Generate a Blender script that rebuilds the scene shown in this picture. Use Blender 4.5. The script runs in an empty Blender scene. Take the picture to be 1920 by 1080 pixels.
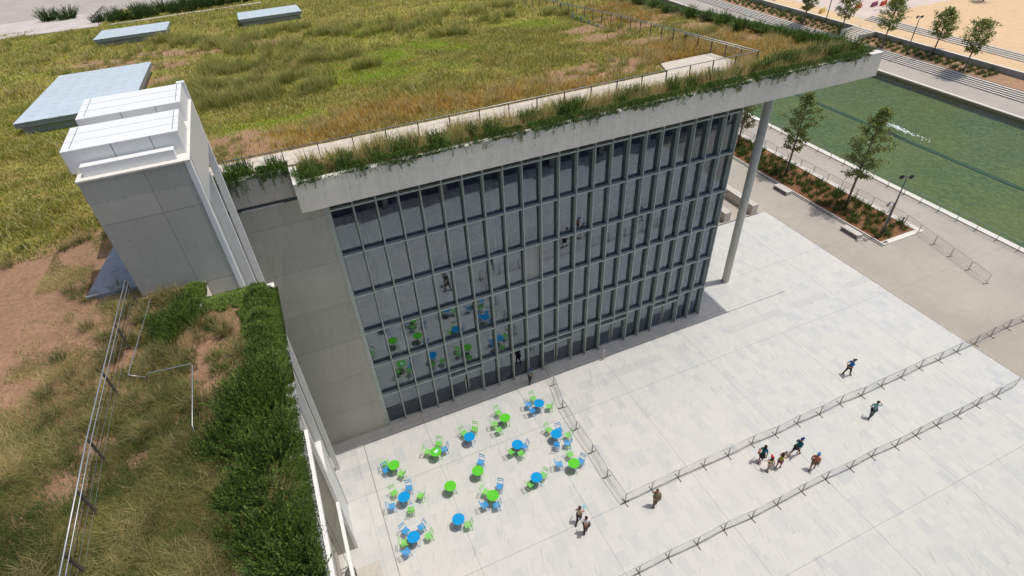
import bpy, math, random
import numpy as np
from mathutils import Vector, Matrix
random.seed(7); rng = np.random.default_rng(7)
R = math.radians
scene = bpy.context.scene
col = scene.collection

# ------------------------------------------------------------------ helpers
class MB:
    """collects faces, builds ONE mesh object"""
    def __init__(s): s.v = []; s.f = []
    def add(s, vs, fs):
        n = len(s.v); s.v += [tuple(v) for v in vs]; s.f += [tuple(i + n for i in f) for f in fs]; return s
    def box(s, x0, x1, y0, y1, z0, z1, M=None):
        vs = [(x, y, z) for z in (z0, z1) for y in (y0, y1) for x in (x0, x1)]
        if M is not None: vs = [tuple(M @ Vector(v)) for v in vs]
        return s.add(vs, [(0, 2, 3, 1), (4, 5, 7, 6), (0, 1, 5, 4), (2, 6, 7, 3), (0, 4, 6, 2), (1, 3, 7, 5)])
    def tube(s, pts, r, n=8, cap=True):
        pts = [Vector(p) for p in pts]; rs = r if isinstance(r, (list, tuple)) else [r] * len(pts)
        rings = []; up = None
        for i, p in enumerate(pts):
            d = (pts[min(i + 1, len(pts) - 1)] - pts[max(i - 1, 0)]).normalized()
            a = d.orthogonal().normalized() if up is None else (up - up.dot(d) * d).normalized()
            up = a; b = d.cross(a)
            rings.append([p + rs[i] * (math.cos(2 * math.pi * k / n) * a + math.sin(2 * math.pi * k / n) * b) for k in range(n)])
        vs = [v for r_ in rings for v in r_]; fs = []
        for i in range(len(pts) - 1):
            for k in range(n):
                k2 = (k + 1) % n
                fs.append((i * n + k, i * n + k2, (i + 1) * n + k2, (i + 1) * n + k))
        if cap: fs += [tuple(range(n))[::-1], tuple(range((len(pts) - 1) * n, len(pts) * n))]
        return s.add(vs, fs)
    def disc(s, c, r, z0, z1, n=32):
        return s.tube([(c[0], c[1], z0), (c[0], c[1], z1)], r, n)
    def ell(s, c, rx, ry, rz, nu=10, nv=7, v0=0., v1=math.pi):
        vs = []; fs = []
        for j in range(nv + 1):
            t = v0 + (v1 - v0) * j / nv
            for i in range(nu):
                p = 2 * math.pi * i / nu
                vs.append((c[0] + rx * math.sin(t) * math.cos(p), c[1] + ry * math.sin(t) * math.sin(p), c[2] + rz * math.cos(t)))
        for j in range(nv):
            for i in range(nu):
                i2 = (i + 1) % nu; fs.append((j * nu + i, (j + 1) * nu + i, (j + 1) * nu + i2, j * nu + i2))
        return s.add(vs, fs)
    def build(s, name, mat, parent=None, smooth=False, kind=None, bevel=0):
        me = bpy.data.meshes.new(name); me.from_pydata(s.v, [], s.f); me.update()
        if smooth: me.shade_smooth()
        return link(name, me, mat, parent, kind, bevel)

def link(name, me, mat, parent=None, kind=None, bevel=0):
    o = bpy.data.objects.new(name, me); col.objects.link(o)
    if mat is not None: me.materials.append(mat)
    if parent is not None: o.parent = parent
    if kind: o['kind'] = kind
    if bevel:
        m = o.modifiers.new('bevel', 'BEVEL'); m.width = bevel; m.segments = 2; m.limit_method = 'ANGLE'
    return o

def tag(o, label, cat, group=None, kind=None):
    o['label'] = label; o['category'] = cat
    if group: o['group'] = group
    if kind: o['kind'] = kind
    return o

def thing(name, label, cat, loc=(0, 0, 0), rz=0, group=None):
    o = bpy.data.objects.new(name, None); col.objects.link(o)
    o.empty_display_size = .3
    o.location = loc; o.rotation_euler = (0, 0, rz)
    return tag(o, label, cat, group)

def copy_tree(o, parent=None):
    c = o.copy(); col.objects.link(c)
    if parent is not None: c.parent = parent
    for ch in [x for x in o.children]: copy_tree(ch, c)
    return c

def dup(o, loc, rz, label, group=None, scale=None):
    c = copy_tree(o); c.location = loc; c.rotation_euler = (0, 0, rz); c['label'] = label
    if group: c['group'] = group
    if scale: c.scale = scale if hasattr(scale, '__len__') else (scale,) * 3
    return c

# ------------------------------------------------------------------ materials
class NT:
    def __init__(s, name):
        s.m = bpy.data.materials.new(name); s.m.use_nodes = True
        s.t = s.m.node_tree; s.b = s.t.nodes['Principled BSDF']; s.out = s.t.nodes['Material Output']
        s.b.inputs['Specular IOR Level'].default_value = .35
    def n(s, typ, **kw):
        nd = s.t.nodes.new(typ)
        for k, v in kw.items():
            if k == 'inp':
                for i, val in v.items():
                    if hasattr(val, 'is_output') or isinstance(val, bpy.types.NodeSocket): s.t.links.new(val, nd.inputs[i])
                    else: nd.inputs[i].default_value = val
            else: setattr(nd, k, v)
        return nd
    def math(s, op, a, b=0., c=None):
        i = {0: a, 1: b}
        if c is not None: i[2] = c
        return s.n('ShaderNodeMath', operation=op, inp=i).outputs[0]
    def coord(s, which='Object'): return s.n('ShaderNodeTexCoord').outputs[which]
    def noise(s, vec, scale, detail=4, rough=.55, dim='3D'):
        nd = s.n('ShaderNodeTexNoise', noise_dimensions=dim, inp={'Scale': scale, 'Detail': detail, 'Roughness': rough})
        s.t.links.new(vec, nd.inputs['Vector']); return nd.outputs['Fac']
    def ramp(s, fac, stops):
        nd = s.n('ShaderNodeValToRGB'); cr = nd.color_ramp
        while len(cr.elements) < len(stops): cr.elements.new(.5)
        for e, (p, c) in zip(cr.elements, stops): e.position = p; e.color = (*c, 1) if len(c) == 3 else c
        s.t.links.new(fac, nd.inputs[0]); return nd.outputs[0]
    def mix(s, fac, a, b, typ='MIX'):
        nd = s.n('ShaderNodeMix', data_type='RGBA', blend_type=typ)
        for i, v in ((0, fac), (6, a), (7, b)):
            if isinstance(v, bpy.types.NodeSocket): s.t.links.new(v, nd.inputs[i])
            else: nd.inputs[i].default_value = v if i == 0 or len(v) == 4 else (*v, 1)
        return nd.outputs[2]
    def scale(s, vec, sc):
        nd = s.n('ShaderNodeMapping'); nd.inputs['Scale'].default_value = sc; s.t.links.new(vec, nd.inputs[0]); return nd.outputs[0]
    def base(s, v): s.t.links.new(v, s.b.inputs['Base Color']); return s
    def bump(s, h, strength=.3, dist=.02):
        nd = s.n('ShaderNodeBump', inp={'Strength': strength, 'Distance': dist, 'Height': h})
        s.t.links.new(nd.outputs[0], s.b.inputs['Normal']); return s

def plain(name, c, rough=.6, metal=0., var=.12, vs=3., spec=.35):
    t = NT(name); f = t.noise(t.coord(), vs, 5)
    t.base(t.ramp(f, [(.25, tuple(x * (1 - var) for x in c)), (.75, tuple(min(1, x * (1 + var)) for x in c))]))
    t.b.inputs['Roughness'].default_value = rough; t.b.inputs['Metallic'].default_value = metal
    t.b.inputs['Specular IOR Level'].default_value = spec
    return t.m

def concrete(name, c, jx=None, jz=None, x0=0., z0=0., rough=.8, streak=.0, var=.12, ties=False):
    """cast concrete with formwork joints on a vertical XZ face"""
    t = NT(name); co = t.coord()
    f1 = t.noise(co, .35, 5, .6); f2 = t.noise(co, 3.5, 6, .6); f3 = t.noise(t.scale(co, (3., 3., .25)), 1.0, 4, .6)
    lo = tuple(x * (1 - var) for x in c); hi = tuple(x * (1 + var) for x in c)
    cc = t.ramp(f1, [(.3, lo), (.7, hi)])
    cc = t.mix(.28, cc, t.ramp(f2, [(.3, tuple(x * .8 for x in c)), (.7, tuple(x * 1.15 for x in c))]))
    if streak: cc = t.mix(t.math('MULTIPLY', t.ramp(f3, [(.52, (0, 0, 0)), (.72, (1, 1, 1))]), streak), cc, tuple(x * .55 for x in c))
    sp = t.n('ShaderNodeSeparateXYZ', inp={0: co})
    lines = None
    for ax, j, o0 in ((0, jx, x0), (2, jz, z0)):
        if not j: continue
        a = t.math('PINGPONG', t.math('SUBTRACT', sp.outputs[ax], o0), j / 2)
        l = t.math('LESS_THAN', a, .014)
        lines = l if lines is None else t.math('MAXIMUM', lines, l)
    if ties:
        u = t.math('SUBTRACT', t.math('PINGPONG', t.math('ADD', sp.outputs[0], 0.6), .66), .4)
        w = t.math('SUBTRACT', t.math('PINGPONG', t.math('ADD', sp.outputs[2], 0.3), .78), .35)
        d = t.math('ADD', t.math('MULTIPLY', u, u), t.math('MULTIPLY', w, w))
        ld = t.math('MULTIPLY', t.math('LESS_THAN', d, .0009), .7)
        lines = ld if lines is None else t.math('MAXIMUM', lines, ld)
    if lines is not None:
        cc = t.mix(t.math('MULTIPLY', lines, .6 if jz else .28), cc, tuple(x * .3 for x in c))
        if jz:      # every cast panel has its own tone
            px = t.math('FLOOR', t.math('DIVIDE', t.math('SUBTRACT', sp.outputs[2], z0), jz))
            py = t.math('FLOOR', t.math('DIVIDE', t.math('SUBTRACT', sp.outputs[0], x0), jx or 4.))
            wn = t.n('ShaderNodeTexWhiteNoise', noise_dimensions='2D', inp={'Vector': t.n('ShaderNodeCombineXYZ', inp={0: px, 1: py}).outputs[0]})
            cc = t.mix(.16, cc, t.ramp(wn.outputs[0], [(0, tuple(x * .6 for x in c)), (1, tuple(x * 1.3 for x in c))]))
    t.base(cc); t.bump(f2, .15, .01); t.b.inputs['Roughness'].default_value = rough
    return t.m

def marble():
    t = NT('white_marble_paving'); co = t.coord(); sp = t.n('ShaderNodeSeparateXYZ', inp={0: co}); X, Y = sp.outputs[0], sp.outputs[1]
    W = .62
    cx = t.math('FLOOR', t.math('DIVIDE', X, W))
    wn = lambda a, b: t.n('ShaderNodeTexWhiteNoise', noise_dimensions='2D', inp={'Vector': t.n('ShaderNodeCombineXYZ', inp={0: a, 1: b}).outputs[0]})
    r = wn(cx, 3.7).outputs[0]
    L = t.math('ADD', .75, t.math('MULTIPLY', wn(cx, 9.1).outputs[0], .55))
    yy = t.math('ADD', t.math('DIVIDE', Y, L), t.math('MULTIPLY', r, 7.))
    cy = t.math('FLOOR', yy)
    w = wn(cx, cy); tone = w.outputs[0]; w2 = wn(t.math('ADD', cx, 31.), cy).outputs[0]
    # stone base tone : mostly near-white, a few greyer
    base = t.ramp(tone, [(0, (.57, .555, .515)), (.6, (.545, .534, .50)), (.88, (.512, .512, .496)), (1, (.47, .478, .472))])
    # veins, direction jitters per stone
    off = t.n('ShaderNodeCombineXYZ', inp={0: t.math('MULTIPLY', tone, 40.), 1: t.math('MULTIPLY', w2, 40.), 2: 0.}).outputs[0]
    vadd = t.n('ShaderNodeVectorMath', operation='ADD', inp={0: co, 1: off}).outputs[0]
    rot = t.n('ShaderNodeVectorRotate', rotation_type='Z_AXIS', inp={'Vector': vadd, 'Angle': t.math('ADD', -.35, t.math('MULTIPLY', w2, .7))}).outputs[0]
    v = t.noise(t.scale(rot, (6.5, .75, 1)), 1.0, 5, .62)
    v2 = t.noise(t.scale(rot, (22, 2.2, 1)), 1.0, 3, .6)
    vein = t.ramp(v, [(.50, (0, 0, 0)), (.70, (1, 1, 1))])
    amt = t.math('MULTIPLY', vein, t.math('ADD', .12, t.math('MULTIPLY', t.math('POWER', w2, 2.5), .8)))
    c = t.mix(amt, base, (.30, .335, .345))
    c = t.mix(t.math('MULTIPLY', t.ramp(v2, [(.45, (0, 0, 0)), (.8, (1, 1, 1))]), .22), c, (.45, .46, .45))
    # broad warm / cool drift of the stone beds
    big = t.noise(co, .10, 3, .5)
    c = t.mix(.20, c, t.ramp(big, [(.35, (.475, .505, .505)), (.65, (.60, .57, .51))]))
    blot = t.noise(co, 1.1, 4, .6)
    c = t.mix(t.math('MULTIPLY', t.ramp(blot, [(.52, (0, 0, 0)), (.75, (1, 1, 1))]), .22), c, (.44, .43, .39))
    # the row of greyer slabs in front of the glass wall
    def between(s_, a, b): return t.math('MULTIPLY', t.math('GREATER_THAN', s_, a), t.math('LESS_THAN', s_, b))
    band = t.math('MULTIPLY', between(Y, 25.85, 26.65), t.math('GREATER_THAN', wn(t.math('FLOOR', t.math('DIVIDE', X, 1.3)), 5.).outputs[0], .45))
    c = t.mix(t.math('MULTIPLY', t.math('MULTIPLY', band, t.ramp(v, [(.3, (.3, .3, .3)), (.6, (1, 1, 1))])), .5), c, (.40, .41, .41))
    # fine joints between stones
    fx = t.math('PINGPONG', X, W / 2); fy = t.math('MULTIPLY', t.math('PINGPONG', yy, .5), L)
    j = t.math('MAXIMUM', t.math('LESS_THAN', fx, .006), t.math('LESS_THAN', fy, .008))
    c = t.mix(t.math('MULTIPLY', j, .28), c, (.34, .33, .31))
    # expansion joints
    jl = None
    def line(s_, p, hw, k=1.):
        return t.math('MULTIPLY', t.math('LESS_THAN', t.math('ABSOLUTE', t.math('SUBTRACT', s_, p)), hw), k)
    ex = t.math('LESS_THAN', t.math('PINGPONG', t.math('SUBTRACT', X, 3.35), 7.75 / 2), .022)
    ey = t.math('LESS_THAN', t.math('PINGPONG', t.math('SUBTRACT', Y, 24.05), 7.9 / 2), .022)
    g = t.math('MULTIPLY', t.math('MAXIMUM', ex, ey), .42)
    dr = t.math('MULTIPLY', line(Y, 28.2, .035, .85), between(X, -1.3, 38.6))
    dr2 = t.math('MULTIPLY', line(Y, 28.62, .014, .5), between(X, -1.3, 38.2))
    dr3 = t.math('MULTIPLY', line(X, 38.2, .014, .5), between(Y, 28.2, 31.))
    dx = t.math('MULTIPLY', line(X, -1.3, .03, .7), t.math('LESS_THAN', Y, 28.2)); dx2 = t.math('MULTIPLY', line(X, -2.0, .014, .4), t.math('LESS_THAN', Y, 29.))
    for q in (dr, dr2, dr3, dx, dx2): g = t.math('MAXIMUM', g, q)
    c = t.mix(g, c, (.14, .135, .13))
    t.base(c); t.b.inputs['Roughness'].default_value = .55
    t.bump(v2, .08, .004)
    return t.m

def beige_concrete(name='beige_promenade_concrete', c=(.38, .345, .29)):
    t = NT(name); co = t.coord(); sp = t.n('ShaderNodeSeparateXYZ', inp={0: co})
    f1 = t.noise(co, .16, 5, .6); f2 = t.noise(co, 1.4, 6, .65); f3 = t.noise(t.scale(co, (1.6, .2, 1)), 1., 5, .6)
    cc = t.ramp(f1, [(.3, tuple(x * .86 for x in c)), (.7, tuple(x * 1.12 for x in c))])
    cc = t.mix(.3, cc, t.ramp(f2, [(.3, tuple(x * .82 for x in c)), (.7, tuple(x * 1.12 for x in c))]))
    cc = t.mix(t.math('MULTIPLY', t.ramp(f3, [(.5, (0, 0, 0)), (.7, (1, 1, 1))]), .16), cc, (.30, .275, .24))
    l1 = t.math('LESS_THAN', t.math('PINGPONG', t.math('SUBTRACT', sp.outputs[1], 39.85), 15.9 / 4), .02)
    cc = t.mix(t.math('MULTIPLY', l1, .5), cc, (.2, .18, .15))
    t.base(cc); t.bump(f2, .1, .006); t.b.inputs['Roughness'].default_value = .8
    return t.m

def mulch(name, a, b, c, sc=9., rows=None):
    t = NT(name); co = t.coord()
    f1 = t.noise(co, sc, 6, .7); f2 = t.noise(co, .8, 4, .6)
    vo = t.n('ShaderNodeTexVoronoi', inp={'Scale': sc * 1.6}); t.t.links.new(co, vo.inputs['Vector'])
    cc = t.ramp(f1, [(.3, a), (.5, b), (.72, c)])
    cc = t.mix(.35, cc, vo.outputs['Color'], 'SOFT_LIGHT')
    cc = t.mix(t.math('MULTIPLY', f2, .35), cc, a)
    t.base(cc); t.bump(t.math('ADD', f1, vo.outputs['Distance']), .8, .05); t.b.inputs['Roughness'].default_value = .95
    t.b.inputs['Specular IOR Level'].default_value = .1
    return t.m

def leaf(name, sat=1., trans=.25, rough=.6):
    """foliage: its own colour is stored per blade / leaf in the 'tint' attribute"""
    t = NT(name); at = t.n('ShaderNodeAttribute', attribute_name='tint')
    f = t.noise(t.coord(), 1.1, 3)
    c = t.mix(.35, at.outputs['Color'], t.ramp(f, [(.3, (.5, .5, .5)), (.7, (1, 1, 1))]), 'MULTIPLY')
    t.base(c); t.b.inputs['Roughness'].default_value = rough
    t.b.inputs['Specular IOR Level'].default_value = .2
    tr = t.n('ShaderNodeBsdfTranslucent'); t.t.links.new(c, tr.inputs[0])
    mx = t.n('ShaderNodeMixShader', inp={0: trans}); t.t.links.new(t.b.outputs[0], mx.inputs[1]); t.t.links.new(tr.outputs[0], mx.inputs[2])
    t.t.links.new(mx.outputs[0], t.out.inputs[0])
    return t.m

def glass(name, ior=2.75, tint=(.86, .92, .92), rough=.0, wob=.004):
    t = NT(name); co = t.coord()
    nb = t.n('ShaderNodeBump', inp={'Strength': .25, 'Distance': wob, 'Height': t.noise(co, .45, 2)})
    fr = t.n('ShaderNodeFresnel', inp={'IOR': ior, 'Normal': nb.outputs[0]})
    gl = t.n('ShaderNodeBsdfGlossy', inp={'Color': (.76, .87, 1, 1), 'Roughness': rough, 'Normal': nb.outputs[0]})
    tr = t.n('ShaderNodeBsdfTransparent', inp={0: (*tint, 1)})
    mx = t.n('ShaderNodeMixShader', inp={0: fr.outputs[0], 1: tr.outputs[0], 2: gl.outputs[0]})
    t.t.links.new(mx.outputs[0], t.out.inputs[0]); return t.m

def water_mat():
    t = NT('pool_water'); co = t.coord()
    w1 = t.noise(t.scale(co, (1.0, 2.2, 1)), 2.2, 4, .6); w2 = t.noise(co, .5, 3)
    nb = t.n('ShaderNodeBump', inp={'Strength': .9, 'Distance': .11, 'Height': t.math('ADD', w1, t.math('MULTIPLY', w2, .6))})
    fr = t.n('ShaderNodeFresnel', inp={'IOR': 1.33, 'Normal': nb.outputs[0]})
    gl = t.n('ShaderNodeBsdfGlossy', inp={'Roughness': .06, 'Normal': nb.outputs[0]})
    rf = t.n('ShaderNodeBsdfTransparent', inp={0: t.ramp(w1, [(.3, (.52, .66, .50)), (.7, (.80, .90, .70))])})
    mx = t.n('ShaderNodeMixShader', inp={0: fr.outputs[0], 1: rf.outputs[0], 2: gl.outputs[0]})
    t.t.links.new(mx.outputs[0], t.out.inputs[0]); return t.m

def pool_floor_mat():
    t = NT('pool_floor'); co = t.coord(); f = t.noise(co, .12, 4, .6); f2 = t.noise(t.scale(co, (1.5, .75, 1)), 1.5, 5, .7)
    c = t.ramp(f, [(.3, (.105, .15, .09)), (.5, (.15, .175, .085)), (.72, (.23, .215, .095))])
    c = t.mix(t.math('MULTIPLY', t.ramp(f2, [(.46, (0, 0, 0)), (.60, (1, 1, 1))]), .75), c, (.27, .28, .14))  # caustic ripple light painted into the floor colour as pale mottling
    t.base(c); t.b.inputs['Roughness'].default_value = .9; return t.m

def panel_tiles(name, c, sx, sy, line=.012, dash=True):
    t = NT(name); co = t.coord(); sp = t.n('ShaderNodeSeparateXYZ', inp={0: co})
    lx = t.math('LESS_THAN', t.math('PINGPONG', sp.outputs[0], sx / 2), line); ly = t.math('LESS_THAN', t.math('PINGPONG', sp.outputs[1], sy / 2), line)
    l = t.math('MULTIPLY', t.math('MAXIMUM', lx, ly), .35)
    if dash:
        px = t.math('LESS_THAN', t.math('PINGPONG', t.math('ADD', sp.outputs[0], sx / 4), sx / 2), .17); py = t.math('LESS_THAN', t.math('PINGPONG', sp.outputs[1], sy / 2), .035)
        l = t.math('MAXIMUM', l, t.math('MULTIPLY', t.math('MULTIPLY', px, py), .8))
    cx = t.math('FLOOR', t.math('DIVIDE', sp.outputs[0], sx)); cy = t.math('FLOOR', t.math('DIVIDE', sp.outputs[1], sy))
    wn = t.n('ShaderNodeTexWhiteNoise', noise_dimensions='2D', inp={'Vector': t.n('ShaderNodeCombineXYZ', inp={0: cx, 1: cy}).outputs[0]})
    cc = t.mix(.12, c, t.ramp(wn.outputs[0], [(0, tuple(x * .7 for x in c)), (1, tuple(min(1, x * 1.3) for x in c))]))
    cc = t.mix(l, cc, tuple(x * .3 for x in c)); t.base(cc); t.b.inputs['Roughness'].default_value = .35; return t.m

M = {}
M['marble'] = marble()
M['beige'] = beige_concrete()
M['conc_wall'] = concrete('board_marked_concrete', (.50, .49, .43), jx=40., jz=3.12, x0=16.75, z0=3.1 - 3.12, ties=True, streak=.25)
M['conc_tower'] = concrete('tower_concrete', (.44, .43, .375), jx=80., jz=3.16, x0=-1.45, z0=25.06 - 3.16 * 8, ties=True, streak=.1)
M['fascia'] = concrete('fascia_concrete', (.80, .755, .645), jx=2.55, x0=-.4, streak=.22, ties=False, var=.08)
M['coping'] = plain('coping_stone', (.66, .63, .56), .8, var=.1, vs=6)
M['conc_light'] = concrete('pale_cast_concrete', (.50, .47, .41), var=.08)
M['white'] = plain('white_painted_metal', (.72, .72, .70), .4, var=.03)
M['white_panel'] = panel_tiles('white_roof_panels', (.72, .72, .70), 3.1, 40., .012, False)
M['steel'] = plain('grey_green_painted_steel', (.43, .475, .455), .42, .25, var=.08, vs=1.5)
M['steel_dark'] = plain('dark_gasket_frame', (.11, .125, .13), .5, var=.1)
M['galv'] = plain('galvanised_steel', (.36, .37, .37), .38, .6, var=.1, vs=8)
M['galv_post'] = plain('weathered_steel_post', (.12, .10, .085), .6, .3, var=.2, vs=5)
M['glass'] = glass('facade_glass')
M['glass_clear'] = glass('clear_side_glass', 1.5, (.86, .92, .92))
M['blind'] = plain('pale_blind_panel', (.42, .43, .42), .5, var=.04)
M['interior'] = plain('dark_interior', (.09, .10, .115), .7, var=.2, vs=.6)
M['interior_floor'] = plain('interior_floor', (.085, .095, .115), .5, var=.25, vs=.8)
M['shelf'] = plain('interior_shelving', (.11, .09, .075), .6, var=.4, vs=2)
M['column'] = plain('grey_painted_column', (.58, .585, .54), .45, var=.04, vs=1)
M['column_in'] = plain('pale_interior_column', (.86, .88, .82), .5, var=.05)
M['water'] = water_mat(); M['pool_floor'] = pool_floor_mat()
M['pool_line'] = plain('dark_green_pool_channel', (.05, .11, .085), .8)
M['foam'] = plain('white_water_foam', (.8, .85, .8), .4)
M['mulch_red'] = mulch('terrace_bark_mulch', (.12, .065, .04), (.33, .185, .11), (.52, .34, .22), 11.)
M['mulch_bed'] = mulch('brown_bed_mulch', (.12, .055, .03), (.25, .125, .065), (.33, .185, .10), 6.)
M['mulch_far'] = mulch('ochre_bed_mulch', (.22, .12, .07), (.40, .25, .155), (.52, .35, .22), 5.)
M['sand'] = plain('ochre_sand', (.60, .42, .245), .95, var=.07, vs=.7)
M['leaf'] = leaf('foliage'); M['grass'] = leaf('grass_blades', trans=.35)
M['bark'] = plain('grey_brown_bark', (.17, .13, .10), .9, var=.3, vs=14)
M['skin'] = plain('skin', (.42, .25, .17), .55, var=.05, vs=10)
M['pathm'] = plain('pale_gravel_path', (.54, .475, .39), .9, var=.12, vs=2.5)
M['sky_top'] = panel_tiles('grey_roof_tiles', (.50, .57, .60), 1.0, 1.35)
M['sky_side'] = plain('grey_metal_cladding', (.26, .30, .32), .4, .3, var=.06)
M['lamp'] = plain('dark_grey_lamp_post', (.14, .145, .14), .5, .4, var=.1)
M['slot'] = plain('dark_drain_slot', (.03, .03, .035), .7)
M['paper'] = plain('printed_paper', (.72, .74, .78), .5, var=.2, vs=30)

def soil_mat():
    t = NT('roof_garden_soil'); co = t.coord(); at = t.n('ShaderNodeAttribute', attribute_name='tint')
    f1 = t.noise(co, 6., 6, .7); f2 = t.noise(co, .5, 4, .65)
    c = t.mix(.55, at.outputs['Color'], t.ramp(f1, [(.3, (.25, .25, .25)), (.55, (.5, .5, .5)), (.75, (.82, .8, .76))]), 'OVERLAY')
    c = t.mix(.5, c, t.ramp(f2, [(.3, (.55, .55, .55)), (.7, (1., 1., 1.))]), 'MULTIPLY')
    t.base(c); t.bump(f1, .9, .08); t.b.inputs['Roughness'].default_value = .95; t.b.inputs['Specular IOR Level'].default_value = .1
    return t.m
M['soil'] = soil_mat()

# ------------------------------------------------------------------ numpy noise + blades
_perm = rng.random((256, 256))
def vnoise(x, y):
    xi = np.floor(x).astype(int); yi = np.floor(y).astype(int); fx = x - xi; fy = y - yi
    fx = fx * fx * (3 - 2 * fx); fy = fy * fy * (3 - 2 * fy)
    g = lambda a, b: _perm[a % 256, b % 256]
    return (g(xi, yi) * (1 - fx) + g(xi + 1, yi) * fx) * (1 - fy) + (g(xi, yi + 1) * (1 - fx) + g(xi + 1, yi + 1) * fx) * fy
def fbm(x, y, o=4):
    s = 0; a = .5; n = 0
    for i in range(o): s = s + a * vnoise(x * 2 ** i + 17 * i, y * 2 ** i + 5 * i); n += a; a *= .55
    return s / n

def mesh_from(name, V, F3, tint_v, mat, parent=None, kind=None):
    me = bpy.data.meshes.new(name); nv = len(V); nf = len(F3)
    me.vertices.add(nv); me.vertices.foreach_set('co', V.astype(np.float32).ravel())
    me.loops.add(nf * 3); me.loops.foreach_set('vertex_index', F3.astype(np.int32).ravel())
    me.polygons.add(nf); me.polygons.foreach_set('loop_start', np.arange(0, nf * 3, 3, dtype=np.int32))
    me.update(calc_edges=True)
    a = me.attributes.new('tint', 'FLOAT_COLOR', 'POINT')
    c4 = np.ones((nv, 4), np.float32); c4[:, :3] = tint_v; a.data.foreach_set('color', c4.ravel())
    return link(name, me, mat, parent, kind)

def blades(P, h, w, lean, tint, bend=1., az=None):
    """P (n,3) roots; returns verts, tris, tints; two-segment blades"""
    n = len(P); az = rng.random(n) * 2 * np.pi if az is None else az
    ld = np.stack([np.cos(az), np.sin(az), np.zeros(n)], 1); fz = az + np.pi / 2 + rng.normal(0, .5, n)
    sd = np.stack([np.cos(fz), np.sin(fz), np.zeros(n)], 1) * (w / 2)[:, None]
    up = np.array([0, 0, 1.])
    mid = P + ld * (lean * .3 * h)[:, None] + up * (h * .55)[:, None]
    tip = P + ld * (lean * h * bend)[:, None] + up * (h * (1 - .25 * lean))[:, None]
    V = np.stack([P - sd, P + sd, mid - sd * .8, mid + sd * .8, tip], 1).reshape(-1, 3)
    i = np.arange(n)[:, None] * 5
    F = np.concatenate([i + [0, 1, 3], i + [0, 3, 2], i + [2, 3, 4]], 1).reshape(-1, 3)
    T = np.repeat(tint, 5, 0)
    return V, F, T
def join(parts):
    V = []; F = []; T = []; n = 0
    for v, f, t in parts: V.append(v); F.append(f + n); T.append(t); n += len(v)
    return np.concatenate(V), np.concatenate(F), np.concatenate(T)

def zr(y):
    y = np.asarray(y, float)
    return np.where(y > 27, 21.62 - .073 * (y - 27), np.minimum(21.62 + .045 * (27 - y), 21.93))

# ------------------------------------------------------------------ camera, light, world
F = 1068.94806
Rm = np.array([[0.91582053, -0.39926158, -0.04316189], [-0.28273544, -0.56471669, -0.77534233], [0.28519016, 0.72227783, -0.63006453]])
# rows: right, down, forward of the camera
u_, _, vt = np.linalg.svd(Rm); Rm = u_ @ vt
cam = bpy.data.cameras.new('camera'); co_ = bpy.data.objects.new('camera', cam); col.objects.link(co_)
mw = Matrix.Identity(4)
for r_ in range(3):
    mw[r_][0] = Rm[0][r_]; mw[r_][1] = -Rm[1][r_]; mw[r_][2] = -Rm[2][r_]
mw[2][3] = 35.
co_.matrix_world = mw
cam.lens = 36 * F / 1920; cam.sensor_width = 36; cam.clip_end = 2000; cam.clip_start = .2
scene.camera = co_

sund = Vector((.335, -.06, 1.)).normalized()
sl = bpy.data.lights.new('sun', 'SUN'); sl.energy = 2.95; sl.angle = R(.55); sl.color = (1, .968, .915)
so = bpy.data.objects.new('sun', sl); col.objects.link(so); so.rotation_euler = sund.to_track_quat('Z', 'Y').to_euler()
w = bpy.data.worlds.new('World'); scene.world = w; w.use_nodes = True
bg = w.node_tree.nodes['Background']; sk = w.node_tree.nodes.new('ShaderNodeTexSky'); sk.sky_type = 'NISHITA'; sk.sun_disc = False
sk.sun_elevation = math.asin(sund.z); sk.sun_rotation = math.atan2(sund.x, sund.y); sk.air_density = 1.1; sk.dust_density = 3.2; sk.ozone_density = .9
w.node_tree.links.new(sk.outputs[0], bg.inputs[0]); bg.inputs[1].default_value = .15
scene.view_settings.view_transform = 'Standard'; scene.view_settings.look = 'None'; scene.view_settings.exposure = -.10
scene.cycles.max_bounces = 8; scene.cycles.transparent_max_bounces = 12; scene.cycles.use_denoising = True

# ------------------------------------------------------------------ setting: ground sheets
def sheet(name, mat, x0, x1, y0, y1, z, th=None):
    mb = MB()
    if th: mb.box(x0, x1, y0, y1, z - th, z)
    else: mb.add([(x0, y0, z), (x1, y0, z), (x1, y1, z), (x0, y1, z)], [(0, 1, 2, 3)])
    return mb.build(name, mat, kind='structure')
# the wide ground sheet has the pool cut out of it
PX0, PX1, PY0, PY1 = 64., 94.9, -120., 260.
mb = MB()
for (a, b, c, d) in ((-400, PX0, -400, 500), (PX1, 600, -400, 500), (PX0, PX1, -400, PY0), (PX0, PX1, PY1, 500)):
    mb.add([(a, c, -.004), (b, c, -.004), (b, d, -.004), (a, d, -.004)], [(0, 1, 2, 3)])
mb.build('ground', M['beige'], kind='structure')
sheet('plaza_paving', M['marble'], -30, 46.85, -120, 40.55 - .7, .002)
MB().box(36.0, 46.0, 39.85, 39.97, -.02, .006).build('drain_slot', M['slot'], kind='structure')
MB().box(46.86, 46.98, -120, 39.8, -.03, .003).build('paving_border_strip', plain('weathered_border_strip', (.33, .30, .25), .9, vs=2, var=.2), kind='structure')
# window reflection painted as a beige sheet on the paving by the tower foot
sheet('reflection_sheet', plain('painted_reflection_beige', (.47, .45, .40), .7), -4.45, -2.2, -20, 19.3, .008)
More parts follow.
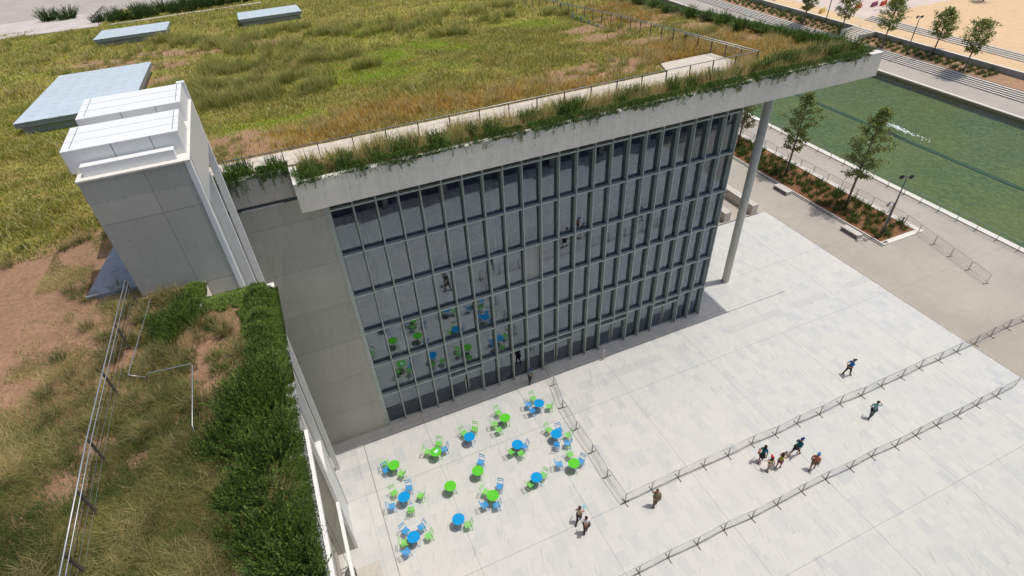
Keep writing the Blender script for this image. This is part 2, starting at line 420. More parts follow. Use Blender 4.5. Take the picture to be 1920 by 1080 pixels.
# pool
sheet('pool_floor', M['pool_floor'], PX0, PX1, PY0, PY1, -1.2)
MB().box(77.75, 78.45, PY0 + 1, PY1 - 1, -1.19, -1.12).build('pool_channel', M['pool_line'], kind='structure')
mb = MB().box(PX0 - .01, PX0 + .12, PY0, PY1, -1.3, .02).box(PX1 - .12, PX1 + .01, PY0, PY1, -1.3, .01)
mb.build('pool_wall', plain('pool_side_wall', (.30, .25, .17), .8), kind='structure')
wsh = sheet('water', M['water'], PX0 + .12, PX1 - .12, PY0, PY1, -.32)
MB().box(63.25, 64.0, -60, 200, 0, .12).build('pool_coping', M['coping'], kind='structure', bevel=.02)
MB().box(94.92, 95.35, -60, 200, 0, .06).build('far_pool_coping', M['coping'], kind='structure')
# splash
mb = MB()
for i in range(170):
    a = random.gauss(0, .25); b = random.gauss(0, 1.5)
    r_ = random.uniform(.02, .09)
    mb.ell((78.5 + a, 48.4 + b, -.28 + abs(random.gauss(0, .06))), r_ * 1.4, r_ * 1.8, r_ * .5, 6, 4)
tag(mb.build('water_splash', M['foam'], smooth=True), 'white splash of bubbling water over the dark line in the green pool', 'splash', kind='stuff')

# ------------------------------------------------------------------ far bank
SX0, SX1 = 100.5, 102.6; NS = 5; RISE = .15
st = thing('terrace_steps', 'long flight of five shallow grey steps along the far pool promenade', 'steps', (100.5, 0, 0))
mbx = MB()
for i in range(NS):
    mbx.box(i * .42, NS * .42 + .2, -60, 220, i * RISE - .0 if i else 0, (i + 1) * RISE - .05)
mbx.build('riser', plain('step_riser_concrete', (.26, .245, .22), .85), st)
mby = MB()
for i in range(NS): mby.box(i * .42 - .04, (i + 1) * .42 - .05, -60, 220, (i + 1) * RISE - .05 + .001, (i + 1) * RISE)
mby.build('tread', plain('step_tread_concrete', (.55, .51, .45), .8), st)
zb = NS * RISE
mb = MB().add([(102.75, -60, zb), (106.8, -60, 1.0), (106.8, 220, 1.0), (102.75, 220, zb)], [(0, 1, 2, 3)]); mb.build('far_planting_bed', M['mulch_far'], kind='structure')
rw = thing('retaining_wall', 'long low grey concrete retaining wall behind the far planting bed', 'wall', (106.8, 0, 0))
mb = MB().box(0, .35, -60, 77.5, .6, 1.85).box(0, .35, 81.5, 220, .6, 1.85); mb.build('wall', plain('grey_retaining_concrete', (.36, .345, .31), .85, vs=.8), rw)  # mid-grey concrete with slight random tone
mb = MB().box(-.03, .4, -60, 77.5, 1.851, 1.92).box(-.03, .4, 81.5, 220, 1.851, 1.92); mb.build('coping', M['coping'], rw)
# stair through the far bed
fs = thing('garden_stairs', 'pale stairs with metal handrails cutting through the far planting bed', 'stairs', (102.8, 77.6, zb))
mb = MB()
for i in range(8): mb.box(i * .5, 4.3, 0, 3.8, i * .145 - .2, (i + 1) * .145)
mb.build('step', plain('pale_stair_stone', (.55, .50, .42), .8), fs)
mb = MB().box(.2, 4.2, -.3, 0, -.1, 1.15).box(.2, 4.2, 3.8, 4.1, -.1, 1.15); mb.build('side_wall', M['conc_light'], fs)
for yy in (.5, 3.3):
    MB().tube([(-.3, yy, .95), (.1, yy, 1.1), (4.1, yy, 2.1), (4.6, yy, 2.1)], .035, 6).tube([(.1, yy, 0), (.1, yy, 1.1)], .03, 6).tube([(4.1, yy, 1.), (4.1, yy, 2.1)], .03, 6).tube([(2.1, yy, .4), (2.1, yy, 1.6)], .03, 6).build('handrail', M['white'], fs, True)
sheet('sand_terrace', M['sand'], 107.1, 111.9, -60, 220, 1.86)
st2 = thing('upper_steps', 'short upper flight of pale steps between the two sand terraces', 'steps', (111.6, 0, 1.86))
for i in range(4):
    MB().box(i * .55, (i + 1) * .55 - .02, -60, 84, -.02, (i + 1) * .14).build('step', plain('upper_step_stone', (.52, .47, .40), .8), st2)
sheet('sand_plateau', M['sand'], 113.8, 300, -60, 83.99, 2.42, .5)
sheet('paved_lane', plain('pinkish_lane_paving', (.56, .47, .40), .8, vs=.3), 111.9, 300, 84, 220, 1.87)

# road barriers on the far bank
def road_barrier(x, y, rz, c, label, z=1.88):
    t = thing('road_barrier', label, 'barrier', (x, y, z), R(rz), 'plastic road barriers')
    m = bpy.data.materials.get('plastic_' + c) or plain('plastic_' + c, {'red': (.55, .05, .04), 'white': (.75, .73, .70), 'yellow': (.6, .42, .08), 'purple': (.25, .07, .14)}[c], .45, var=.05)
    MB().add([(-1, -.28, 0), (1, -.28, 0), (1, .28, 0), (-1, .28, 0), (-1, -.22, .3), (1, -.22, .3), (1, .22, .3), (-1, .22, .3), (-1, -.09, .85), (1, -.09, .85), (1, .09, .85), (-1, .09, .85)],
        [(3, 2, 1, 0), (0, 1, 5, 4), (2, 3, 7, 6), (4, 5, 9, 8), (6, 7, 11, 10), (8, 9, 10, 11), (0, 4, 7, 3), (4, 8, 11, 7), (1, 2, 6, 5), (5, 6, 10, 9)]).build('body', m, t)
    MB().box(-.7, -.5, -.29, .29, .12, .2).box(.5, .7, -.29, .29, .12, .2).build('forklift_slot', M['slot'], t)
for (x, y, rz, c, l) in [(109.3, 92.5, 20, 'yellow', 'yellow plastic road barrier beside the far retaining wall'), (113.4, 92.0, 8, 'white', 'white plastic road barrier next to the yellow one'),
    (115.5, 91.5, 8, 'white', 'second white plastic road barrier, left of the red one'), (117.7, 91.0, 12, 'red', 'red plastic road barrier left of the tall lamp pole'),
    (121.6, 90.4, 12, 'purple', 'dull purple road barrier right of the tall lamp pole'), (123.8, 90.0, 12, 'red', 'red road barrier between the purple one and the tree'), (126., 89.6, 12, 'red', 'red road barrier behind the tree crown'),
    (108.9, 108.5, 88, 'red', 'red plastic road barrier on the far wall at the top edge'), (108.9, 106.2, 88, 'white', 'white road barrier right of the red one at the top edge')]:
    road_barrier(x, y, rz, c, l)

# ------------------------------------------------------------------ near planting bed, benches, blocks, lamp
MB().add([(52.75, 29.9, .05), (57.7, 29.9, .05), (57.75, 90, .05), (52.75, 90, .05)], [(0, 1, 2, 3)]).build('planting_bed', M['mulch_bed'], kind='structure')
mb = MB().box(52.62, 52.74, 29.3, 90, 0, .13); mb.build('bed_edge_kerb', plain('pale_kerb', (.62, .60, .56), .7), kind='structure')
MB().box(52.30, 52.44, 29.3, 90, 0, .008).build('kerb_drain', M['slot'], kind='structure')
MB().box(57.7, 58.35, 29.9, 90, 0, .1).box(52.75, 58.35, 29.35, 29.9, 0, .1).build('bed_border', M['coping'], kind='structure')

def bench(x, y, label):
    t = thing('bench', label, 'bench', (x, y, 0), 0, 'concrete benches beside the planting bed')
    MB().box(-.38, .38, -1.05, 1.05, .36, .46).build('seat', M['conc_light'], t, bevel=.01)
    for s in (-1, 1): MB().box(-.37, .37, s * 1.05 - (.1 if s > 0 else 0), s * 1.05 + (.1 if s < 0 else 0), 0, .359).build('leg', M['conc_light'], t)
bench(51.7, 42.4, 'pale concrete bench under the tree nearer the glass building')
bench(51.5, 32.4, 'pale concrete bench near the end of the planting bed and lamp post')
def block(x, y0, y1, wd, label, hole=True):
    t = thing('concrete_block', label, 'block wall', (x, y0, 0), 0, 'low concrete block walls behind the library')
    MB().box(0, wd, 0, y1 - y0, 0, 1.12).build('body', M['conc_light'], t, bevel=.015)
    if hole:
        for k in (1.1, 4.2): MB().box(-.006, .01, k, k + .14, .62, .78).build('recessed_light', M['slot'], t)
block(44.98, 40.05, 47.5, .82, 'longer low concrete block wall with small recessed lights by the column')
block(41.3, 40.15, 47.0, .85, 'lower concrete block wall nearest the glass corner')

def lamp_post(x, y, h, label, z=0, arm=.45, rz=0, spot=False):
    t = thing('lamp_post', label, 'lamp post', (x, y, z), rz)
    MB().tube([(0, 0, 0), (0, 0, h * .55), (0, 0, h)], [.09, .085, .05], 10).build('pole', M['lamp'], t, True)
    MB().tube([(-arm, 0, h), (arm, 0, h)], .03, 6).build('arm', M['lamp'], t)
    for s in (-1, 1):
        MB().tube([(s * arm, -.12, h + .08), (s * arm, .16, h - .22)], [.13, .17], 10).build('lamp_head', M['slot'], t, True)
    if spot:
        MB().tube([(-.16, 0, 0), (-.16, 0, h * .58)], .045, 8).build('secondary_pole', M['galv'], t, True)
        MB().tube([(-.16, 0, h * .58), (-.55, 0, h * .60)], .03, 6).tube([(-.55, 0, h * .60), (-.62, .1, h * .52)], [.08, .14], 8).build('spotlight', M['galv'], t, True)
lamp_post(53.71, 30.6, 7.05, 'tall twin-headed lamp post at the end of the near planting bed', rz=R(-25), spot=True)
lamp_post(103.1, 67.6, 6.3, 'slim twin-headed lamp post in the far planting bed at right', z=.78, arm=.4, rz=R(-20))
lamp_post(105.6, 87.9, 7.6, 'slim lamp pole in the far bed beside the coloured road barriers', z=.95, arm=.35)
t = thing('bollard', 'short dark bollard light near the corner of the planting bed', 'bollard', (57.3, 31.2, .05))
MB().tube([(0, 0, 0), (0, 0, .84)], .085, 10).build('post', M['lamp'], t, True); MB().tube([(0, 0, .841), (0, 0, .93)], .095, 10).build('cap', M['slot'], t, True)
t = thing('floor_hatch', 'small grey grated hatch in the ground at the bed corner', 'hatch', (53.1, 29.6, .1))
MB().box(-.38, .38, -.24, .24, 0, .05).build('frame', M['coping'], t)
MB().box(-.25, -.03, -.16, .16, .051, .056).box(.03, .25, -.16, .16, .051, .056).build('grate', M['slot'], t)

# ------------------------------------------------------------------ crowd barriers
def make_barrier():
    t = thing('crowd_barrier', 'x', 'barrier')
    L = 2.05; h = 1.1; r = .13
    fr = [(0, 0, .0)]; pts = [(0.02, 0, .16), (.02, 0, h - r)] + [(.02 + r - r * math.cos(a), 0, h - r + r * math.sin(a)) for a in (.5, 1.05, 1.57)] + [(L - .02 - r + r * math.sin(a), 0, h - r + r * math.cos(a)) for a in (0, .52, 1.07)] + [(L - .02, 0, h - r), (L - .02, 0, .16)]
    MB().tube(pts, .021, 6).tube([(.02, 0, .18), (L - .02, 0, .18)], .018, 6).build('frame', M['galv'], t, True)
    m = MB()
    for i in range(1, 22):
        x = .02 + (L - .04) * i / 22; m.tube([(x, 0, .18), (x, 0, h)], .0045, 3, False)
    m.build('infill_bar', M['galv'], t)
    for x in (.02, ):
        MB().tube([(x, 0, 0.03), (x, 0, .2)], .022, 6).box(x - .028, x + .028, -.34, .34, .0, .03).build('foot', M['galv_post'], t)
    return t
BAR = make_barrier(); first_bar = [True]
ORD = ['first', 'second', 'third', 'fourth', 'fifth', 'sixth', 'seventh', 'eighth', 'ninth', 'tenth', 'eleventh', 'twelfth', 'thirteenth', 'fourteenth', 'fifteenth', 'sixteenth', 'seventeenth', 'eighteenth', 'nineteenth', 'twentieth', 'twenty-first', 'twenty-second']
def bar_row(pts, lab, group, lastfoot=True):
    for i in range(len(pts) - 1):
        a = Vector((*pts[i], 0)); b = Vector((*pts[i + 1], 0)); rz = math.atan2(b.y - a.y, b.x - a.x)
        label = lab % ORD[i]; s = (b - a).length / 2.08
        if first_bar[0]:
            o = BAR; first_bar[0] = False; o.location = a; o.rotation_euler = (0, 0, rz); o['label'] = label; o['group'] = group
        else: o = dup(BAR, a, rz, label, group)
        o.scale = (s, 1, 1)
jit = lambda s: random.uniform(-s, s)
rowU = [(13.54, 16.17)] + [(13.54 + 2.1 * i + jit(.03), 16.2 + jit(.07)) for i in range(1, 21)]
rowL = [(11.82 - 2.1 * 1, 11.9), (11.82, 11.92)] + [(11.82 + 2.1 * i + jit(.03), 11.9 + jit(.06)) for i in range(1, 17)]
rowC = [(13.54, 16.17), (13.45, 18.32), (13.50, 20.47), (13.43, 22.70), (13.47, 24.94), (13.90, 27.29), (14.0, 29.1)][::1]
bar_row(rowU, 'grey mesh crowd barrier, %s from the corner in the upper row across the white plaza', 'crowd barriers across the plaza, upper row')
bar_row(rowL, 'grey mesh crowd barrier, %s from the left in the lower row across the white plaza', 'crowd barriers across the plaza, lower row')
bar_row(rowC, 'crowd barrier beside the cafe tables, %s from the corner towards the glass wall', 'crowd barriers beside the cafe tables')
rowA = [(55.6, 20.9), (56.1, 23.), (56.6, 25.2), (57.06, 27.3), (57.55, 29.4)] + [(58.0 + jit(.05), 31.3 + 2.1 * i) for i in range(0, 14)]
rowB = [(63.05, 18.7 + 2.1 * i) for i in range(0, 20)]
bar_row(rowA, 'thin grey railing panel behind the planting bed, %s from the lower right end', 'railing panels behind the planting bed')
bar_row(rowB, 'thin grey railing panel along the near pool edge, %s from the lower right end', 'railing panels along the pool edge')
t = thing('sign_post', 'lone thin pale post standing on the plaza in front of the glass wall', 'post', (18.9, 28.0, 0))
MB().tube([(0, 0, 0), (0, 0, 1.15)], .035, 8).build('pole', M['coping'], t, True); MB().box(-.32, .05, -.03, .03, 0, .02).build('foot', M['galv_post'], t)

# ------------------------------------------------------------------ tables and chairs
GREEN = (.10, .52, .03); BLUE = (.0, .27, .60); LG = (.19, .58, .10); LB = (.035, .30, .62)
mats = {'g': plain('green_enamel', GREEN, .55, var=.03, spec=.2), 'b': plain('blue_enamel', BLUE, .55, var=.03, spec=.2), 'gc': plain('green_chair_paint', LG, .5, var=.05), 'bc': plain('blue_chair_paint', LB, .5, var=.05)}
def make_table(c):
    t = thing('bistro_table', 'x', 'table')
    MB().disc((0, 0), .40, .782, .802, 40).build('tabletop', mats[c], t, True).modifiers.new('e', 'EDGE_SPLIT')
    for s in (-1, 1): MB().tube([(s * .3, -.28, 0), (-s * .26, .0, .78)], .012, 6).tube([(s * .3, .28, 0), (-s * .26, .0, .78)], .012, 6).tube([(s * .3, -.28, .02), (s * .3, .28, .02)], .012, 6).build('leg', mats[c], t, True)
    return t
def make_chair(c):
    t = thing('folding_chair', 'x', 'chair'); m = mats[c + 'c']       # back points to +x
    mb = MB()
    for i in range(7):
        x = -.20 + i * .062; mb.box(x, x + .048, -.205, .205, .512, .526)
    mb.box(-.205, .235, -.21, -.19, .495, .513).box(-.205, .235, .19, .21, .495, .513).build('seat', m, t)
    b = MB()
    for z, x in ((.75, .285), (.89, .325)): b.box(x, x + .014, -.195, .195, z, z + .055)
    b.build('backrest', m, t)
    for s in (-1, 1):
        MB().tube([(-.24, s * .215, 0), (.20, s * .215, .52), (.35, s * .205, .96)], .011, 6).build('back_leg', m, t, True)
        MB().tube([(.27, s * .18, 0), (-.19, s * .18, .50)], .011, 6).build('front_leg', m, t, True)
    MB().tube([(.35, -.205, .96), (.35, .205, .96)], .011, 6).tube([(.25, -.18, .04), (.25, .18, .04)], .01, 6).tube([(-.22, -.215, .03), (-.22, .215, .03)], .01, 6).build('crossbar', m, t, True)
    return t
TABLES=[('g', 0.3, 24.99), ('g', 3.3, 24.78), ('g', 3.36, 21.77), ('b', 0.31, 22.32), ('b', 0.13, 19.39), ('b', 3.07, 19.32), ('b', 5.91, 24.96), ('g', 8.89, 25.41), ('g', 5.46, 22.08), ('b', 8.77, 22.86), ('b', 8.87, 19.91), ('g', 5.7, 19.91), ('b', 11.77, 25.56), ('b', 11.68, 22.49), ('g', 11.67, 19.8)]
TDESC=['leftmost green table','green table with papers on it','bare green table with no chairs','blue table with five chairs at the left','blue table at the lower left corner','blue table with one green chair','blue table second in the top row','green table with three green chairs','green table with one blue chair','blue table in the middle of the group','blue table with two green chairs','green table in the lower middle','blue table at the top right of the group','blue table with five chairs beside the barriers','green table beside the barriers']
CHAIRS=[(0, 'g', -0.16, 25.58, 177, 'left'), (0, 'b', -0.29, 25.04, 102, 'lower left'), (0, 'g', 0.62, 24.3, -49, 'lower right'), (1, 'g', 2.81, 25.23, 143, 'left'), (1, 'g', 3.71, 25.55, 54, 'top'), (1, 'b', 3.95, 24.94, 0, 'right'), (3, 'g', -0.21, 23.07, 105, 'upper left'), (3, 'b', 0.77, 23.0, 75, 'upper right'), (3, 'g', 1.34, 22.13, -41, 'right'), (3, 'b', -0.59, 22.19, 172, 'lower left'), (3, 'g', 0.48, 21.43, -103, 'lower right'), (4, 'b', -0.23, 20.15, 117, 'upper left'), (4, 'b', 0.75, 19.98, 14, 'upper right'), (4, 'g', 1.0, 19.22, 8, 'right'), (4, 'g', -0.47, 19.43, 168, 'lower left'), (4, 'b', -0.52, 18.82, -162, 'bottom'), (5, 'g', 3.53, 18.88, -7, 'lower right'), (6, 'g', 5.7, 25.63, 109, 'upper left'), (6, 'g', 6.52, 25.66, 52, 'upper right'), (7, 'g', 8.72, 26.3, 108, 'upper left'), (7, 'g', 8.07, 25.44, 168, 'left'), (7, 'g', 8.15, 24.82, -179, 'lower left'), (8, 'b', 5.91, 22.81, 46, 'top'), (9, 'b', 9.23, 22.74, 2, 'right'), (9, 'g', 8.23, 22.69, -174, 'lower left'), (9, 'g', 8.77, 22.28, -82, 'bottom'), (10, 'g', 9.42, 20.05, 25, 'right'), (10, 'g', 8.37, 19.79, -171, 'lower left'), (11, 'g', 5.41, 20.52, 135, 'upper left'), (11, 'b', 6.39, 20.51, 51, 'upper right'), (11, 'b', 5.01, 19.69, -178, 'lower left'), (11, 'b', 5.69, 19.35, -13, 'bottom'), (12, 'g', 11.68, 26.39, 99, 'upper left'), (12, 'b', 11.11, 26.01, 154, 'left'), (12, 'b', 11.11, 25.35, 175, 'lower left'), (12, 'g', 12.45, 25.18, -28, 'right'), (13, 'g', 11.46, 23.24, 111, 'upper left'), (13, 'b', 12.14, 22.88, 89, 'upper right'), (13, 'b', 11.39, 21.85, -122, 'bottom'), (13, 'g', 12.5, 22.24, -6, 'right'), (13, 'b', 12.13, 21.64, -38, 'lower right'), (14, 'g', 11.87, 20.71, 86, 'upper left'), (14, 'b', 12.26, 19.93, 28, 'right'), (14, 'b', 10.83, 20.33, 161, 'left')]
prT = {}
for i, (c, x, y) in enumerate(TABLES):
    lab = 'round cafe table, the ' + TDESC[i]
    if c not in prT: o = prT[c] = make_table(c)
    else: o = copy_tree(prT[c])
    o['label'] = lab; o['group'] = 'round cafe tables on the plaza'; o.location = (x, y, 0); o.rotation_euler = (0, 0, random.uniform(0, 3.1))
prC = {}
for (ti, c, x, y, a, side) in CHAIRS:
    lab = '%s folding chair, %s of the %s' % ({'g': 'green', 'b': 'blue'}[c], side, TDESC[ti])
    if c not in prC: o = prC[c] = make_chair(c)
    else: o = copy_tree(prC[c])
    o['label'] = lab; o['group'] = 'folding cafe chairs on the plaza'; o.location = (x, y, 0); o.rotation_euler = (0, 0, R(a))
mt = Matrix.Translation((3.35, 24.80, .077)) @ Matrix.Rotation(R(25), 4, 'Z')
tag(MB().box(-.16, .02, -.11, .11, .727, .735, mt).build('newspaper', M['paper']), 'white printed papers lying on the green cafe table', 'papers')
tag(MB().box(.03, .17, -.10, .11, .727, .733, mt).build('leaflet', plain('pale_blue_paper', (.45, .62, .78), .5)), 'pale blue leaflet beside the papers on the green cafe table', 'leaflet')

# ------------------------------------------------------------------ library
lib = thing('library_building', 'long glass-fronted library with a planted roof slab and concrete end wall', 'building', (0, 0, 0))
YF = 29.15; X0 = .95; SP = 1.295; NB = 22; X1 = X0 + SP * NB
ZT = [18.85, 15.72, 12.58, 9.44, 6.30, 3.2]
MB().box(-6.5, .72, YF, YF + .6, 0, 20.0).build('concrete_wall', M['conc_wall'], lib)
MB().box(.721, .94, YF - .03, YF + .55, 0, 20.2).build('corner_post', M['steel'], lib)
GY = 29.50
doors = {4: 5, 10: 11, 14: 15, 18: 19}; skip = set(doors.values())
for i in range(NB + 1):
    x = X0 + SP * i
    z0 = 2.72 if i in skip else 0
    m = MB().box(x - .035, x + .035, YF - .02, YF + .10, z0, 20.3).box(x - .018, x + .018, YF + .10, YF + .20, z0, 20.3).box(x - .04, x + .04, YF + .20, GY - .04, z0, 20.3).box(x - .03, x + .03, GY - .04, GY + .34, z0, 20.0)
    m.build('mullion', M['steel'], lib)
for z in ZT:
    MB().box(X0 - .04, X1 + .04, YF + .04, YF + .30, z - .05, z + .06).build('transom', M['steel'], lib)
MB().box(X0, X1, YF + .3, GY - .02, 20.0, 20.34).box(X0, X1, GY - .03, GY + .05, 18.95, 20.3).build('head_panel', M['steel_dark'], lib)
zs = [0.02] + sorted(ZT) + [18.97]
for b in range(NB):
    xa, xb = X0 + SP * b, X0 + SP * (b + 1)
    m = MB()
    for k in range(len(ZT)):
        za, zb_ = sorted(ZT)[k], (sorted(ZT) + [18.97])[k + 1]
        za2 = za + .06
        # dark gasket frame round each pane
        m.box(xa + .075, xb - .075, GY - .03, GY + .02, za2 - .09, za2 + .03)
    door_bay = any(b in (k, k + 1) for k in doors)
    zlo = 3.2 if door_bay else 0.
    m.box(xa + .05, xa + .075, GY - .03, GY + .02, zlo, 18.94).box(xb - .075, xb - .05, GY - .03, GY + .02, zlo, 18.94).box(xa + .075, xb - .075, GY - .03, GY + .02, 18.84, 18.94)
    if not door_bay: m.box(xa + .075, xb - .075, GY - .03, GY + .02, .0, .06)
    wd = m.build('window', M['steel_dark'], lib)
    for k in range(len(zs) - 1):
        if b == 9 and k == 3: continue
        if k == 0 and door_bay: continue
        MB().add([(xa, GY, zs[k]), (xb, GY, zs[k]), (xb, GY, zs[k + 1]), (xa, GY, zs[k + 1])], [(0, 1, 2, 3)]).build('pane', M['glass'], wd)
    if b == 9: MB().box(xa + .05, xb - .05, GY - .02, GY + .02, zs[3] + .1, zs[4] - .06).build('blind', M['blind'], wd)
for i in doors:
    xa, xb = X0 + SP * i, X0 + SP * (i + 2)
    d = MB().box(xa + .04, xb - .04, YF + .02, GY + .05, 2.60, 2.72).build('door_canopy', M['steel'], lib)
    for k in (0, 1):
        a = xa + SP * k; dd = MB().box(a + .06, a + .10, GY - .03, GY + .03, .02, 2.55).box(a + SP - .10, a + SP - .06, GY - .03, GY + .03, .02, 2.55).box(a + .10, a + SP - .10, GY - .03, GY + .03, 2.47, 2.55).box(a + .10, a + SP - .10, GY - .03, GY + .03, .02, .12).build('door', M['steel'], lib)
        MB().add([(a + .1, GY, .12), (a + SP - .1, GY, .12), (a + SP - .1, GY, 2.47), (a + .1, GY, 2.47)], [(0, 1, 2, 3)]).build('pane', M['glass'], dd)
        hx = a + (SP - .14 if k == 0 else .14); MB().tube([(hx, GY - .08, .8), (hx, GY - .08, 1.7)], .02, 6).build('handle', M['coping'], dd)
    g = MB().add([(xa, GY, 2.6), (xb, GY, 2.6), (xb, GY, 3.2), (xa, GY, 3.2)], [(0, 1, 2, 3)]).build('transom_pane', M['glass'], lib)
# side (east) glass wall
s = MB()
for k in range(16): y = GY + .6 + k * 1.6; s.box(X1 - .05, X1 + .22, y - .04, y + .04, 0, 20.2)
s.build('side_mullion', M['steel'], lib)
MB().box(X1 - .08, X1 + .10, GY - .1, GY + .1, 0, 20.3).build('corner_frame', M['steel'], lib)
s = MB()
for z in ZT: s.box(X1 - .02, X1 + .2, GY + .1, GY + 25, z - .05, z + .06)
s.build('side_transom', M['steel'], lib)
MB().add([(X1 + .05, GY, 0), (X1 + .05, GY + 25, 0), (X1 + .05, GY + 25, 20.3), (X1 + .05, GY, 20.3)], [(0, 1, 2, 3)]).build('side_pane', M['glass'], lib)
MB().box(X1 - .1, X1 + .1, GY + 25, 100, 0, 17.8).build('side_wall', M['conc_wall'], lib)
# interior
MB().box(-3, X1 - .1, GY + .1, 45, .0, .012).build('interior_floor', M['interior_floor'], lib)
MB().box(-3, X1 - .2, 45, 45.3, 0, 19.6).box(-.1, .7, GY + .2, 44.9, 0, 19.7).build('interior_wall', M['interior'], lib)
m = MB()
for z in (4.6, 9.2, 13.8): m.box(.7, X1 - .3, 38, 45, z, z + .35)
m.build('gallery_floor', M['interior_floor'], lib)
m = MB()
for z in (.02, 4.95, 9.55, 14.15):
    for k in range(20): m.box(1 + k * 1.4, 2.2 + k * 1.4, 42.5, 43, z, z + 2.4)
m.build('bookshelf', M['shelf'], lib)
for k in range(4): MB().disc((3.3 + 7.85 * k, 31.9), .40, 0, 20.3, 24).build('interior_column', M['column_in'], lib, True)
MB().disc((34.7, 31.9), .345, 0, 20.36, 32).build('column', M['column'], lib, True)
# roof slab: fascia, soffit, coping.  planted box is open at the top
RXL, RXR, RYF = -.42, 38.75, 26.95
def edge_z(y): return 21.93 if y <= 27 else 21.93 - .073 * (y - 27)
m = MB()
m.box(RXL, RXR, RYF, RYF + .3, 20.35, 21.90)
m.box(RXL, RXL + .3, RYF + .3, 29.0, 20.35, 21.90)
m.build('roof_fascia', M['fascia'], lib)
m = MB().add([(RXR - .3, RYF + .3, 20.35), (RXR, RYF + .3, 20.35), (RXR, 110, 14.4), (RXR - .3, 110, 14.4), (RXR - .3, RYF + .3, 21.90), (RXR, RYF + .3, 21.90), (RXR, 110, edge_z(110) - .03), (RXR - .3, 110, edge_z(110) - .03)], [(0, 3, 2, 1), (4, 5, 6, 7), (0, 1, 5, 4), (1, 2, 6, 5), (2, 3, 7, 6), (3, 0, 4, 7)])
m.build('side_fascia', M['fascia'], lib)
m = MB().box(RXL - .01, RXR + .01, RYF - .01, RYF + .36, 21.901, 21.95).box(RXL - .01, RXL + .36, RYF + .36, 29.0, 21.901, 21.95)
m.add([(RXR - .36, RYF + .36, 21.902), (RXR + .01, RYF + .36, 21.902), (RXR + .01, 110, edge_z(110) - .028), (RXR - .36, 110, edge_z(110) - .028), (RXR - .36, RYF + .36, 21.951), (RXR + .01, RYF + .36, 21.951), (RXR + .01, 110, edge_z(110) + .02), (RXR - .36, 110, edge_z(110) + .02)], [(0, 3, 2, 1), (4, 5, 6, 7), (0, 1, 5, 4), (1, 2, 6, 5), (2, 3, 7, 6), (3, 0, 4, 7)])
m.build('parapet_coping', M['coping'], lib)
MB().box(RXL + .3, RXR - .3, RYF + .3, 38, 20.36, 20.45).build('soffit', plain('pale_soffit', (.5, .5, .48), .7), lib)
# setback parapet over the concrete wall
MB().box(-6.5, RXL + .02, 29.0, 29.3, 20.30, 21.78).build('setback_parapet', concrete('stained_parapet_concrete', (.46, .44, .39), streak=.85, var=.15), lib)
MB().box(-6.5, RXL + .02, 28.99, 29.36, 21.781, 21.83).build('setback_coping', M['coping'], lib)
MB().box(-6.5, RXL, 29.25, 29.5, 20.0, 20.299).build('shadow_gap', M['steel_dark'], lib)
MB().box(-3.3, -1.2, 29.10, 29.24, 20.001, 20.05).build('drip_flashing', M['white'], lib)
# fixing bolts along the fascia
m = MB()
for k in range(30): x = .9 + k * 1.29; m.tube([(x, RYF + .001, 21.12), (x, RYF - .02, 21.12)], .022, 6)
m.build('fascia_bolt', M['galv_post'], lib)

# ------------------------------------------------------------------ stair tower
tw = thing('stair_tower', 'tall grey concrete stair tower with stacked white boxes on top', 'tower', (-3.25, 20.65, 0))
def B(m, x0, x1, y0, y1, z0, z1): return m.box(x0 + 3.25, x1 + 3.25, y0 - 20.65, y1 - 20.65, z0, z1)
B(MB(), -6.62, -3.42, 20.65, 21.2, 0, 26.69).build('front_wall', M['conc_tower'], tw)
m = MB(); B(m, -3.42, -3.25, 20.62, 20.98, 0, 26.69); m.build('fin', M['white'], tw)
m = MB(); B(m, -3.55, -3.25, 23.85, 24.08, 0, 24.79); m.build('fin', M['white'], tw)
m = MB(); B(m, -3.55, -3.25, 26.85, 27.1, 0, 27.45); m.build('fin', M['white'], tw)
m = MB(); B(m, -6.6, -3.95, 21.2, 27.0, 0, 24.8); m.build('core_wall', M['conc_tower'], tw)
m = MB(); B(m, -3.94, -3.60, 21.0, 23.84, 7.6, 24.78); m.build('recessed_panel', plain('grey_recess_panel', (.28, .285, .28), .7, vs=1.), tw)
m = MB(); B(m, -3.94, -3.75, 24.1, 26.84, 0, 24.78); m.build('recessed_panel', plain('light_grey_recess_panel', (.36, .36, .345), .7, vs=1.), tw)
m = MB(); B(m, -3.94, -3.32, 21.2, 23.84, 0, 7.2); m.build('lower_panel', M['white'], tw)
m = MB(); B(m, -6.6, -3.26, 21.2, 26.85, 24.8, 26.69); m.build('upper_cladding', M['white_panel'], tw)
m = MB(); B(m, -6.64, -3.24, 20.6, 26.85, 26.691, 26.75); m.build('tower_coping', M['coping'], tw)
m = MB(); B(m, -6.4, -3.62, 20.85, 21.15, 26.751, 27.10); m.build('vent_box', M['white'], tw, bevel=.015)
def roofbox(x0, x1, y0, y1, z0, z1):
    m = MB(); B(m, x0, x1, y0, y1, z0, z1); bx = m.build('vent_box', M['white'], tw, bevel=.02)
    s = MB()
    for x in (x0 + .25, x1 - .17): B(s, x, x + .018, y0 + .18, y1 - .12, z1, z1 + .006)
    for k in (1, 2): x = x0 + (x1 - x0) * (k / 3 + .08); B(s, x, x + .018, y0 - .005, y0, z0 + .05, z1 - .01)
    for k in (1, 2): y = y0 + (y1 - y0) * k / 3; B(s, x0 + .02, x1 - .02, y, y + .012, z1, z1 + .003)
    s.build('panel_joint', M['steel_dark'], bx)
roofbox(-6.8, -3.33, 21.25, 23.4, 26.751, 27.55)
roofbox(-6.8, -3.33, 24.35, 26.6, 26.751, 27.50)
